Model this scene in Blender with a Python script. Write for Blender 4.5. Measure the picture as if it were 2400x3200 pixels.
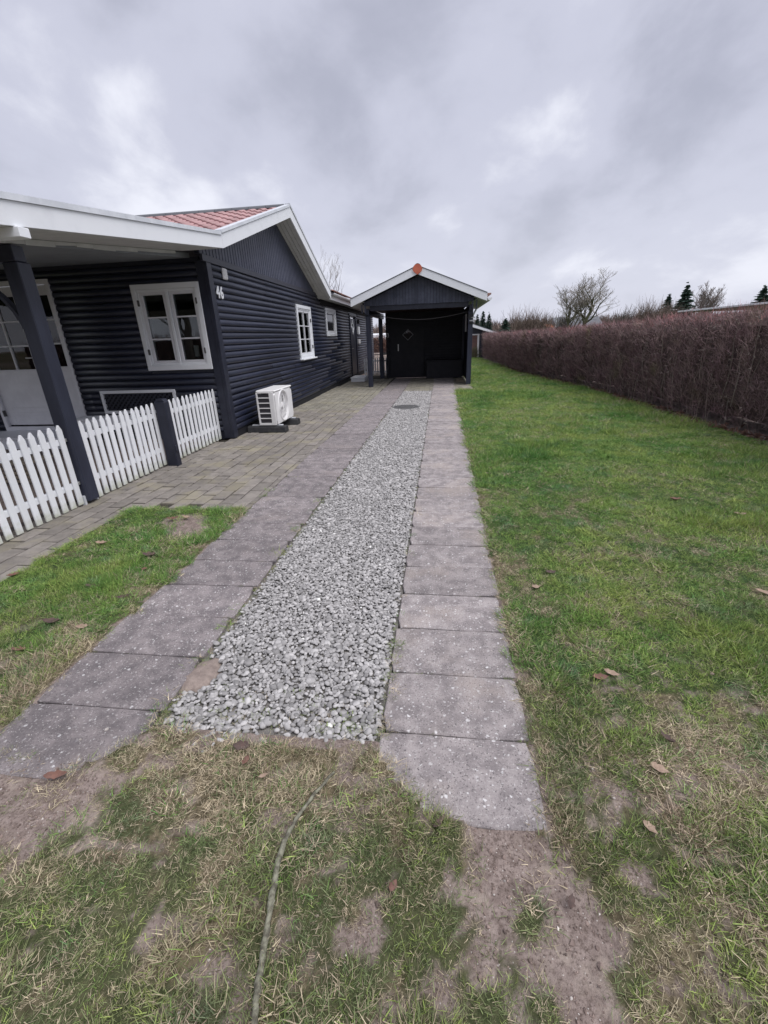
import bpy, bmesh, math, random
import numpy as np
from mathutils import Vector, Matrix
rad = math.radians
random.seed(7)
RNG = np.random.default_rng(11)
scene = bpy.context.scene
for o in list(bpy.data.objects): bpy.data.objects.remove(o)
C = scene.collection

# ------------------------------------------------------------------ camera
F_PX, W_PX, H_PX = 1353.255, 2400.0, 3200.0
R = np.array([[0.993, 0.0115, -0.1195], [0.1155, -0.3756, 0.9196], [-0.0345, -0.9267, -0.3742]])
_y = np.array([170., -553., F_PX]); _y /= np.linalg.norm(_y)
_d = np.array([125., 3350., F_PX]); _d /= np.linalg.norm(_d)
_x = np.cross(_y, -_d); _x /= np.linalg.norm(_x)
_z = np.cross(_x, _y)
R = np.array([_x, _y, _z])
CAM = np.array([0., 0., 1.6])
cd = bpy.data.cameras.new('camera'); cam = bpy.data.objects.new('camera', cd); C.objects.link(cam)
cd.sensor_fit = 'HORIZONTAL'; cd.sensor_width = 36.0; cd.lens = F_PX / W_PX * 36.0
cd.clip_start = 0.05; cd.clip_end = 3000
_m = R @ np.diag([1., -1., -1.])
M4 = Matrix([[*_m[0], CAM[0]], [*_m[1], CAM[1]], [*_m[2], CAM[2]], [0, 0, 0, 1]])
cam.matrix_world = M4
scene.camera = cam
def proj(x, y, z):
    q = R.T @ (np.array([x, y, z]) - CAM)
    return (W_PX/2 + F_PX*q[0]/q[2], H_PX/2 + F_PX*q[1]/q[2], q[2])

# ------------------------------------------------------------------ light
SUN_EL, SUN_AZ = rad(62), rad(112)          # azimuth clockwise from +Y
scene.cycles.max_bounces = 6; scene.cycles.diffuse_bounces = 3; scene.cycles.glossy_bounces = 3; scene.cycles.transparent_max_bounces = 6
scene.view_settings.view_transform = 'Standard'; scene.view_settings.look = 'None'
scene.view_settings.gamma = 1; scene.view_settings.exposure = 0.95
sd = bpy.data.lights.new('sun', 'SUN'); sd.energy = 1.5; sd.angle = rad(50); sd.color = (1.0, 0.985, 0.97)
sun = bpy.data.objects.new('sun', sd); C.objects.link(sun)
sdir = Vector((math.sin(SUN_AZ)*math.cos(SUN_EL), math.cos(SUN_AZ)*math.cos(SUN_EL), math.sin(SUN_EL)))
sun.rotation_euler = sdir.to_track_quat('Z', 'Y').to_euler()
sun.location = (6, -6, 20)
world = bpy.data.worlds.new('World'); scene.world = world; world.use_nodes = True
def build_world():
    nt = world.node_tree; N = nt.nodes; Lk = nt.links; N.clear()
    def n(t, **k):
        a = N.new(t)
        for kk, v in k.items(): setattr(a, kk, v)
        return a
    out = n('ShaderNodeOutputWorld')
    sky = n('ShaderNodeTexSky', sky_type='NISHITA', sun_disc=False)
    sky.sun_elevation = SUN_EL; sky.sun_rotation = SUN_AZ; sky.air_density = 1.2; sky.dust_density = 2.0
    b1 = n('ShaderNodeBackground'); b1.inputs[1].default_value = 0.05; Lk.new(sky.outputs[0], b1.inputs[0])
    tc = n('ShaderNodeTexCoord'); sp = n('ShaderNodeSeparateXYZ'); Lk.new(tc.outputs['Generated'], sp.inputs[0])
    ab = n('ShaderNodeMath', operation='ABSOLUTE'); Lk.new(sp.outputs[2], ab.inputs[0])
    ad = n('ShaderNodeMath', operation='ADD'); Lk.new(ab.outputs[0], ad.inputs[0]); ad.inputs[1].default_value = 0.42
    dx = n('ShaderNodeMath', operation='DIVIDE'); Lk.new(sp.outputs[0], dx.inputs[0]); Lk.new(ad.outputs[0], dx.inputs[1])
    dy = n('ShaderNodeMath', operation='DIVIDE'); Lk.new(sp.outputs[1], dy.inputs[0]); Lk.new(ad.outputs[0], dy.inputs[1])
    cb = n('ShaderNodeCombineXYZ'); Lk.new(dx.outputs[0], cb.inputs[0]); Lk.new(dy.outputs[0], cb.inputs[1])
    def noise(scale, off, det, dist, rough=0.55):
        mp = n('ShaderNodeMapping'); mp.inputs['Location'].default_value = off; Lk.new(cb.outputs[0], mp.inputs[0])
        mp.inputs['Rotation'].default_value = (0, 0, rad(28)); mp.inputs['Scale'].default_value = (1.0, 0.9, 1)
        a = n('ShaderNodeTexNoise'); a.inputs['Scale'].default_value = scale; a.inputs['Detail'].default_value = det
        a.inputs['Distortion'].default_value = dist; a.inputs['Roughness'].default_value = rough
        Lk.new(mp.outputs[0], a.inputs['Vector']); return a.outputs[0]
    big = noise(0.95, CLOUD_OFF, 3, 0.5); mid = noise(2.3, (CLOUD_OFF[0]+3.1, CLOUD_OFF[1]+1.7, 0), 9, 0.15, 0.54)
    m1 = n('ShaderNodeMix', data_type='FLOAT'); m1.inputs[0].default_value = 0.54
    Lk.new(big, m1.inputs[2]); Lk.new(mid, m1.inputs[3])
    rp = n('ShaderNodeValToRGB'); e = rp.color_ramp; e.interpolation = 'EASE'
    e.elements[0].position = 0.37; e.elements[0].color = (0.47, 0.485, 0.592, 1)
    e.elements[1].position = 0.60; e.elements[1].color = (0.93, 0.945, 1.04, 1)
    q = e.elements.new(0.5); q.color = (0.635, 0.65, 0.775, 1)
    Lk.new(m1.outputs[0], rp.inputs[0])
    hz = n('ShaderNodeMapRange', interpolation_type='SMOOTHSTEP'); Lk.new(ab.outputs[0], hz.inputs[0]); hz.inputs[1].default_value = 0.0; hz.inputs[2].default_value = 0.34; hz.inputs[3].default_value = 0.45; hz.inputs[4].default_value = 0.0
    hm = n('ShaderNodeMix', data_type='RGBA'); Lk.new(hz.outputs[0], hm.inputs[0]); Lk.new(rp.outputs[0], hm.inputs[6]); hm.inputs[7].default_value = (0.84, 0.86, 0.97, 1)
    b2 = n('ShaderNodeBackground'); b2.inputs[1].default_value = 0.52; Lk.new(hm.outputs[2], b2.inputs[0])
    mx = n('ShaderNodeMixShader'); mx.inputs[0].default_value = 0.94
    Lk.new(b1.outputs[0], mx.inputs[1]); Lk.new(b2.outputs[0], mx.inputs[2]); Lk.new(mx.outputs[0], out.inputs[0])
CLOUD_OFF = (1.3, 0.4, 0.0)
build_world()

# ------------------------------------------------------------------ materials
def mat(name, c1, c2=None, scale=6.0, rough=0.65, bump=0.0, bscale=60.0, rand=0.0, island=0.0, spec=0.4,
        speck=None, sthr=0.16, sscale=70.0, ramp=(0.35, 0.65), stretch=(1, 1, 1), c3=None, s3=1.0, r3=(0.55, 0.7), metal=0.0, detail=6.0, coords='world'):
    m = bpy.data.materials.new(name); m.use_nodes = True
    nt = m.node_tree; N = nt.nodes; Lk = nt.links
    b = N['Principled BSDF']; b.inputs['Roughness'].default_value = rough
    b.inputs['Specular IOR Level'].default_value = spec; b.inputs['Metallic'].default_value = metal
    g = N.new('ShaderNodeNewGeometry'); mp = N.new('ShaderNodeMapping'); mp.inputs['Scale'].default_value = stretch
    if coords == 'world': Lk.new(g.outputs['Position'], mp.inputs[0])
    else:
        tc = N.new('ShaderNodeTexCoord'); Lk.new(tc.outputs['Object'], mp.inputs[0])
    vec = mp.outputs[0]
    def noise(s, d=detail):
        t = N.new('ShaderNodeTexNoise'); t.inputs['Scale'].default_value = s; t.inputs['Detail'].default_value = d
        t.inputs['Roughness'].default_value = 0.62; Lk.new(vec, t.inputs['Vector']); return t.outputs[0]
    def mr(x, lo, hi):
        a = N.new('ShaderNodeMapRange'); a.interpolation_type = 'SMOOTHSTEP'
        a.inputs[1].default_value = lo; a.inputs[2].default_value = hi; Lk.new(x, a.inputs[0]); return a.outputs[0]
    def mix(f, a, c):
        x = N.new('ShaderNodeMix'); x.data_type = 'RGBA'; x.clamp_factor = True
        if hasattr(f, 'links'): Lk.new(f, x.inputs[0])
        else: x.inputs[0].default_value = f
        for s, v in ((6, a), (7, c)):
            if hasattr(v, 'links'): Lk.new(v, x.inputs[s])
            else: x.inputs[s].default_value = (*v, 1)
        return x.outputs[2]
    col = c1
    if c2: col = mix(mr(noise(scale), *ramp), c1, c2)
    if c3: col = mix(mr(noise(s3, 4), *r3), col, c3)
    if speck:
        v = N.new('ShaderNodeTexVoronoi'); v.inputs['Scale'].default_value = sscale; v.inputs['Randomness'].default_value = 1.0
        wn = N.new('ShaderNodeTexNoise'); wn.inputs['Scale'].default_value = 45; Lk.new(vec, wn.inputs['Vector'])
        va = N.new('ShaderNodeVectorMath'); va.operation = 'MULTIPLY_ADD'; Lk.new(wn.outputs['Color'], va.inputs[0]); va.inputs[1].default_value = (.02, .02, .02); Lk.new(vec, va.inputs[2]); Lk.new(va.outputs[0], v.inputs['Vector'])
        sx = N.new('ShaderNodeSeparateColor'); Lk.new(v.outputs['Color'], sx.inputs[0])
        ml = N.new('ShaderNodeMath'); ml.operation = 'MULTIPLY_ADD'; Lk.new(sx.outputs[0], ml.inputs[0]); ml.inputs[1].default_value = -0.42; Lk.new(v.outputs['Distance'], ml.inputs[2])
        pw = mr(ml.outputs[0], sthr-.28, sthr-.40); pm = N.new('ShaderNodeMath'); pm.operation = 'MULTIPLY'; Lk.new(pw, pm.inputs[0]); Lk.new(sx.outputs[1], pm.inputs[1])
        col = mix(pm.outputs[0], col, speck)
        col = mix(mr(noise(130, 3), .55, .70), col, (0.095, 0.086, 0.088)); col = mix(mr(noise(85, 3), .58, .69), col, (0.47, 0.44, 0.43))
    if rand or island:
        if rand:
            oi = N.new('ShaderNodeObjectInfo'); src = oi.outputs['Random']; amt = rand
        else: src = g.outputs['Random Per Island']; amt = island
        a = N.new('ShaderNodeMapRange'); a.inputs[3].default_value = 1-amt; a.inputs[4].default_value = 1+amt; Lk.new(src, a.inputs[0])
        hv = N.new('ShaderNodeHueSaturation'); Lk.new(a.outputs[0], hv.inputs['Value'])
        if hasattr(col, 'links'): Lk.new(col, hv.inputs['Color'])
        else: hv.inputs['Color'].default_value = (*col, 1)
        col = hv.outputs[0]
    if hasattr(col, 'links'): Lk.new(col, b.inputs['Base Color'])
    else: b.inputs['Base Color'].default_value = (*col, 1)
    if bump:
        bp = N.new('ShaderNodeBump'); bp.inputs['Strength'].default_value = bump; bp.inputs['Distance'].default_value = 0.01
        Lk.new(noise(bscale, 5), bp.inputs['Height']); Lk.new(bp.outputs[0], b.inputs['Normal'])
    return m
MT = {}
MT['siding'] = mat('black_siding', (0.012, 0.015, 0.033), (0.019, 0.024, 0.047), 3.0, 0.36, 0.25, 45, rand=0.16, stretch=(1, 1, 5), spec=0.62)
MT['siding_dark'] = mat('black_trim', (0.016, 0.018, 0.032), (0.024, 0.027, 0.044), 4.0, 0.42, 0.2, 40)
MT['post'] = mat('dark_blue_post', (0.024, 0.027, 0.046), (0.036, 0.041, 0.066), 5.0, 0.42, 0.2, 50, stretch=(1, 1, .25))
MT['gable'] = mat('gable_paint', (0.052, 0.058, 0.092), (0.068, 0.075, 0.114), 4.0, 0.48, 0.2, 40, rand=0.08)
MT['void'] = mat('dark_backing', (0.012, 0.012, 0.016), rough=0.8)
MT['white'] = mat('white_paint', (0.80, 0.815, 0.85), (0.73, 0.745, 0.78), 4.0, 0.45, 0.08, 50, ramp=(0.45, 0.85))
MT['picket'] = mat('picket_paint', (0.85, 0.86, 0.89), (0.78, 0.79, 0.80), 9.0, 0.5, 0.15, 60, ramp=(0.5, 0.85), rand=0.05)
MT['white_door'] = mat('white_door_paint', (0.74, 0.74, 0.78), (0.68, 0.68, 0.72), 5.0, 0.42, 0.08, 40)
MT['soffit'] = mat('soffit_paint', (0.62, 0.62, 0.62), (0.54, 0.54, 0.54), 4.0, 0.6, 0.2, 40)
MT['ceiling_shade'] = mat('shade_darkened_ceiling', (0.27, 0.285, 0.31), (0.23, 0.245, 0.27), 4.0, 0.6)  # grey darkened to stand for the deep shade under the porch roof
MT['carport_shade'] = mat('shade_darkened_black', (0.008, 0.008, 0.014), (0.013, 0.013, 0.02), 5.0, 0.6, 0.2, 40)  # black paint darkened further, the carport's inner shade put into the colour
MT['carport_gable'] = mat('weathered_blue_black', (0.088, 0.097, 0.140), (0.062, 0.070, 0.105), 6.0, 0.5, 0.2, 40, rand=0.12)
MT['zinc'] = mat('metal_capping', (0.72, 0.74, 0.78), (0.60, 0.62, 0.66), 5.0, 0.35, metal=0.1)
MT['tile'] = mat('red_roof_tile', (0.42, 0.245, 0.245), (0.35, 0.205, 0.205), 5.0, 0.42, 0.15, 60, rand=0.12)
MT['tile_brown'] = mat('brown_roof_tile', (0.22, 0.10, 0.075), (0.14, 0.075, 0.06), 6.0, 0.6, 0.2, 60, rand=0.2)
MT['ridge'] = mat('ridge_terracotta', (0.56, 0.15, 0.085), (0.48, 0.12, 0.07), 9.0, 0.5, 0.1, 60)
MT['steel'] = mat('steel', (0.5, 0.5, 0.5), rough=0.35, metal=0.8)
MT['hinge'] = mat('dark_metal', (0.10, 0.095, 0.10), rough=0.5, metal=0.5)
MT['plastic'] = mat('casing_plastic', (0.80, 0.79, 0.79), (0.75, 0.74, 0.74), 6.0, 0.4)
MT['plastic_grey'] = mat('fan_plastic', (0.62, 0.61, 0.62), rough=0.45)
MT['coil'] = mat('coil_fins', (0.035, 0.033, 0.04), (0.06, 0.055, 0.062), 60.0, 0.5, stretch=(1, 1, 12))
MT['rubber'] = mat('black_rubber', (0.022, 0.022, 0.026), (0.04, 0.04, 0.042), 14.0, 0.7, 0.4, 90)
MT['slab'] = mat('concrete_slab', (0.375, 0.334, 0.330), (0.225, 0.199, 0.200), 9.0, 0.85, 0.8, 160, rand=0.10,
                 speck=(0.70, 0.68, 0.68), sthr=0.27, sscale=50, c3=(0.385, 0.330, 0.305), s3=1.7, r3=(0.48, 0.70))
MT['slab_dark'] = mat('concrete_slab_dark', (0.290, 0.254, 0.256), (0.165, 0.145, 0.150), 9.0, 0.85, 0.8, 160, rand=0.12,
                 speck=(0.66, 0.64, 0.64), sthr=0.27, sscale=50, c3=(0.300, 0.255, 0.245), s3=1.7, r3=(0.52, 0.74))
MT['paver'] = mat('paver_concrete', (0.255, 0.230, 0.208), (0.190, 0.171, 0.155), 9.0, 0.85, 0.5, 140, rand=0.16,
                  c3=(0.258, 0.232, 0.178), s3=2.2, r3=(0.47, 0.66))
MT['bed'] = mat('joint_sand_moss', (0.034, 0.031, 0.025), (0.055, 0.046, 0.036), 9.0, 0.95, 0.6, 90, c3=(0.060, 0.072, 0.022), s3=3.0)
MT['patio'] = mat('patio_paving', (0.105, 0.080, 0.075), (0.075, 0.060, 0.055), 8.0, 0.9, 0.5, 60)
MT['stone'] = mat('gravel_stone', (0.40, 0.385, 0.380), (0.290, 0.280, 0.278), 34.0, 0.85, 0.2, 150, rand=0.38, spec=0.3)
MT['gravel_bed'] = mat('gravel_bed', (0.15, 0.14, 0.13), (0.24, 0.225, 0.21), 60.0, 0.95, 1.0, 90)
MT['cast_iron'] = mat('cast_iron', (0.10, 0.10, 0.105), (0.16, 0.155, 0.155), 30.0, 0.7, 0.8, 70)
MT['bark'] = mat('bark_grey', (0.085, 0.072, 0.066), (0.13, 0.115, 0.10), 8.0, 0.9, island=0.25)
MT['bark_mid'] = mat('bark_mid', (0.22, 0.19, 0.165), (0.27, 0.24, 0.20), 3.0, 0.9, island=0.25)
MT['bark_moss'] = mat('bark_mossy', (0.075, 0.068, 0.045), (0.10, 0.105, 0.055), 3.0, 0.9, island=0.25)
MT['bark_pale'] = mat('bark_pale', (0.20, 0.165, 0.155), (0.26, 0.22, 0.20), 3.0, 0.9, island=0.2)
MT['twig_brown'] = mat('twig_brown', (0.150, 0.110, 0.098), (0.20, 0.155, 0.130), 1.2, 0.95, island=0.35)
MT['lichen'] = mat('lichen_branch', (0.27, 0.265, 0.20), (0.10, 0.092, 0.070), 45.0, 0.9, 0.6, 160)
MT['needle'] = mat('conifer_needles', (0.034, 0.064, 0.052), (0.056, 0.094, 0.070), 2.0, 0.8, island=0.35)
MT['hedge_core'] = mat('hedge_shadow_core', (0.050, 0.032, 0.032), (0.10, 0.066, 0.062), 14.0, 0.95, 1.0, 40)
MT['hedge_twig'] = mat('hedge_twig', (0.200, 0.122, 0.132), (0.290, 0.205, 0.200), 3.2, 0.9, island=0.6, c3=(0.22, 0.185, 0.115), s3=1.3, r3=(0.56, 0.72))
MT['hedge_top'] = mat('hedge_top_shoot', (0.42, 0.185, 0.185), (0.33, 0.195, 0.192), 2.0, 0.9, island=0.4)
MT['hedge_stem'] = mat('hedge_stem', (0.20, 0.165, 0.145), (0.28, 0.24, 0.20), 6.0, 0.9, island=0.3)
MT['leaf_brown'] = mat('dead_leaf_brown', (0.20, 0.105, 0.075), (0.13, 0.075, 0.058), 30.0, 0.7, island=0.3)
MT['leaf_tan'] = mat('dead_leaf_tan', (0.37, 0.27, 0.205), (0.26, 0.18, 0.135), 40.0, 0.7)
MT['leaf_red'] = mat('dead_leaf_red', (0.20, 0.10, 0.075), (0.14, 0.075, 0.06), 40.0, 0.7)
MT['leaf_dark'] = mat('dead_leaf_dark', (0.11, 0.07, 0.06), (0.075, 0.052, 0.046), 40.0, 0.7)
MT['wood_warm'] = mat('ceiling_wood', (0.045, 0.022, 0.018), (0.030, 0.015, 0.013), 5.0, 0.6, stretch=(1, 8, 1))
MT['bench_wood'] = mat('weathered_wood', (0.30, 0.25, 0.19), (0.22, 0.18, 0.14), 8.0, 0.8, 0.4, 50, stretch=(.2, 1, 1))
MT['room'] = mat('room_wall', (0.10, 0.095, 0.09), rough=0.9)
MT['wax'] = mat('candle_wax', (0.78, 0.77, 0.74), rough=0.5)
MT['roof_grey'] = mat('grey_roof', (0.11, 0.115, 0.13), (0.15, 0.155, 0.17), 2.0, 0.7)
MT['brick_red'] = mat('brown_panel', (0.15, 0.085, 0.075), (0.11, 0.065, 0.06), 4.0, 0.8)
MT['hill'] = mat('hill_scrub', (0.085, 0.070, 0.058), (0.060, 0.060, 0.045), 0.35, 1.0)
MT['orange'] = mat('orange_tile', (0.45, 0.14, 0.06), rough=0.6)
def glass_mat():
    m = bpy.data.materials.new('window_glass'); m.use_nodes = True; nt = m.node_tree; N = nt.nodes; Lk = nt.links
    N.remove(N['Principled BSDF'])
    f = N.new('ShaderNodeFresnel'); f.inputs[0].default_value = 1.65
    t = N.new('ShaderNodeBsdfTransparent'); t.inputs[0].default_value = (0.72, 0.76, 0.76, 1)
    g = N.new('ShaderNodeBsdfGlossy'); g.inputs['Roughness'].default_value = 0.015
    bp = N.new('ShaderNodeBump'); bp.inputs['Strength'].default_value = 0.02; bp.inputs['Distance'].default_value = 0.02
    no = N.new('ShaderNodeTexNoise'); no.inputs['Scale'].default_value = 2.5
    gg = N.new('ShaderNodeNewGeometry'); Lk.new(gg.outputs['Position'], no.inputs['Vector']); Lk.new(no.outputs[0], bp.inputs['Height']); Lk.new(bp.outputs[0], g.inputs['Normal'])
    mx = N.new('ShaderNodeMixShader'); Lk.new(f.outputs[0], mx.inputs[0]); Lk.new(t.outputs[0], mx.inputs[1]); Lk.new(g.outputs[0], mx.inputs[2])
    Lk.new(mx.outputs[0], N['Material Output'].inputs[0]); return m
MT['glass'] = glass_mat()

# ------------------------------------------------------------------ mesh helpers
class MB:
    def __init__(s): s.v = []; s.f = []
    def add(s, v, f):
        k = len(s.v); s.v += [tuple(p) for p in v]; s.f += [tuple(i+k for i in q) for q in f]; return s
    def box(s, x0, x1, y0, y1, z0, z1, b=0.0):
        x0, x1 = min(x0, x1), max(x0, x1); y0, y1 = min(y0, y1), max(y0, y1); z0, z1 = min(z0, z1), max(z0, z1)
        lo = (x0, y0, z0); hi = (x1, y1, z1)
        if b <= 0:
            v = [(x, y, z) for z in (z0, z1) for y in (y0, y1) for x in (x0, x1)]
            return s.add(v, [(0, 2, 3, 1), (4, 5, 7, 6), (0, 1, 5, 4), (2, 6, 7, 3), (0, 4, 6, 2), (1, 3, 7, 5)])
        b = min(b, 0.45*min(x1-x0, y1-y0, z1-z0)); v = []; idx = {}
        for cx in (0, 1):
            for cy in (0, 1):
                for cz in (0, 1):
                    c = (cx, cy, cz); p = [(hi if c[i] else lo)[i] for i in range(3)]
                    for a in range(3):
                        q = [p[i] if i == a else p[i] + (-b if c[i] else b) for i in range(3)]
                        idx[(c, a)] = len(v); v.append(tuple(q))
        f = []
        for a in range(3):
            o = [i for i in range(3) if i != a]
            for sgn in (0, 1):
                q = []
                for (u, w) in ((0, 0), (1, 0), (1, 1), (0, 1)):
                    c = [0, 0, 0]; c[a] = sgn; c[o[0]] = u; c[o[1]] = w; q.append(idx[(tuple(c), a)])
                f.append(tuple(q))
            for u in (0, 1):
                for w in (0, 1):
                    c0 = [0, 0, 0]; c0[o[0]] = u; c0[o[1]] = w; c1 = list(c0); c1[a] = 1; c0, c1 = tuple(c0), tuple(c1)
                    f.append((idx[(c0, o[0])], idx[(c1, o[0])], idx[(c1, o[1])], idx[(c0, o[1])]))
        for c in [(i, j, k) for i in (0, 1) for j in (0, 1) for k in (0, 1)]:
            f.append((idx[(c, 0)], idx[(c, 1)], idx[(c, 2)]))
        return s.add(v, f)
    def prism(s, poly, axis, a0, a1):
        """extrude a polygon along an axis; poly in the two other axes (x<y<z order)"""
        n = len(poly)
        def P(u, w, a):
            return {'x': (a, u, w), 'y': (u, a, w), 'z': (u, w, a)}[axis]
        v = [P(u, w, a0) for u, w in poly] + [P(u, w, a1) for u, w in poly]
        f = [tuple(range(n)), tuple(range(2*n-1, n-1, -1))] + [(i, (i+1) % n, n+(i+1) % n, n+i) for i in range(n)]
        return s.add(v, f)
    def tube(s, pts, rr, n=6, cap=True):
        pts = [Vector(p) for p in pts]; k0 = len(s.v); up = None
        for i, p in enumerate(pts):
            t = (pts[min(i+1, len(pts)-1)] - pts[max(i-1, 0)]).normalized()
            if up is None: up = t.orthogonal().normalized()
            a = (up - t*up.dot(t)); a = a.normalized() if a.length > 1e-6 else t.orthogonal().normalized(); up = a; b = t.cross(a)
            r = rr[i] if hasattr(rr, '__len__') else rr
            for j in range(n):
                th = 2*math.pi*j/n; q = p + (a*math.cos(th)+b*math.sin(th))*r; s.v.append(tuple(q))
        for i in range(len(pts)-1):
            for j in range(n):
                s.f.append((k0+i*n+j, k0+i*n+(j+1) % n, k0+(i+1)*n+(j+1) % n, k0+(i+1)*n+j))
        if cap:
            s.f.append(tuple(k0+j for j in range(n-1, -1, -1))); m = k0+(len(pts)-1)*n; s.f.append(tuple(m+j for j in range(n)))
        return s
    def mesh(s, name, recalc=True, smooth=False):
        me = bpy.data.meshes.new(name); me.from_pydata(s.v, [], s.f)
        if recalc:
            bm = bmesh.new(); bm.from_mesh(me); bmesh.ops.recalc_face_normals(bm, faces=bm.faces); bm.to_mesh(me); bm.free()
        if smooth: me.shade_smooth()
        return me
WL = {}
def put(name, me, m=None, parent=None, loc=(0, 0, 0), rot=(0, 0, 0), scale=(1, 1, 1), label=None, cat=None, group=None, kind=None, smooth=False):
    if isinstance(me, MB): me = me.mesh(name, smooth=smooth)
    o = bpy.data.objects.new(name, me); C.objects.link(o)
    if m and me is not None:
        mm = MT[m] if isinstance(m, str) else m
        if not me.materials: me.materials.append(mm)
    base = WL.get(parent.name, Vector((0, 0, 0))) if parent else Vector((0, 0, 0))
    WL[o.name] = Vector(loc)
    o.location = Vector(loc) - base; o.rotation_euler = rot; o.scale = scale
    if parent: o.parent = parent
    if label: o['label'] = label
    if cat: o['category'] = cat
    if group: o['group'] = group
    if kind: o['kind'] = kind
    return o
def thing(name, label, cat, loc=(0, 0, 0), group=None): return put(name, None, None, None, loc, label=label, cat=cat, group=group)
def npmesh(name, v, f):
    me = bpy.data.meshes.new(name); v = np.asarray(v, np.float32); f = np.asarray(f, np.int32); k = f.shape[1]
    me.vertices.add(len(v)); me.vertices.foreach_set('co', v.ravel())
    me.loops.add(f.size); me.loops.foreach_set('vertex_index', f.ravel())
    me.polygons.add(len(f)); me.polygons.foreach_set('loop_start', np.arange(0, f.size, k, dtype=np.int32))
    me.update(calc_edges=True); return me
# value noise in numpy
_perm = RNG.random((256, 256))
def vnoise(x, y):
    xi = np.floor(x).astype(int); yi = np.floor(y).astype(int); fx = x-xi; fy = y-yi
    fx = fx*fx*(3-2*fx); fy = fy*fy*(3-2*fy); g = lambda a, b: _perm[a & 255, b & 255]
    return (g(xi, yi)*(1-fx)+g(xi+1, yi)*fx)*(1-fy)+(g(xi, yi+1)*(1-fx)+g(xi+1, yi+1)*fx)*fy
def fbm(x, y, s, o=4):
    x = np.asarray(x, float)*s+37.3; y = np.asarray(y, float)*s+91.7; t = 0; a = 1; w = 0
    for i in range(o): t = t+a*vnoise(x, y); w += a; a *= 0.5; x = x*2.03+11.1; y = y*2.03+5.7
    return t/w
def sstep(x, a, b):
    t = np.clip((x-a)/(b-a), 0, 1); return t*t*(3-2*t)
def ribbons(P, D, L, Wd, bend, rng, segs=2):
    """P starts, D unit dirs -> thin tapering curved blades (segs quads/tri)"""
    n = len(P); S = np.cross(D, rng.normal(size=(n, 3))); S /= np.linalg.norm(S, axis=1)[:, None]+1e-9
    B = np.cross(D, S); vs = []
    for k in range(segs+1):
        t = k/segs; c = P + D*(L*t)[:, None] + B*(bend*L*t*t)[:, None]; w = (Wd*(1-0.75*t))[:, None]*0.5
        vs += [c-S*w, c+S*w]
    m = 2*(segs+1); V = np.stack(vs, 1).reshape(-1, 3); base = np.arange(n)[:, None]*m; F = []
    for k in range(segs): F.append(base+np.array([[2*k, 2*k+1, 2*k+3, 2*k+2]]))
    return V, np.stack(F, 1).reshape(-1, 4)

# ------------------------------------------------------------------ layout lines
def drift(y): return 0.0125*(y-1.4)
def RS0(y): return -0.232+0.35*drift(y)
def RS1(y): return 0.405+drift(y)*0.9
def LS1(y): return -1.262+drift(y)*1.15
def LS0(y): return -1.955+drift(y)*1.0
HEDGE = np.array([(4.78, 2.2), (4.74, 4.5), (4.68, 6.8), (4.56, 9.5), (4.40, 13.0), (3.85, 17.0), (3.45, 20.0), (3.25, 24.5), (2.98, 32.4)])
def hedge_x(y): return np.interp(y, HEDGE[:, 1], HEDGE[:, 0])

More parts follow.
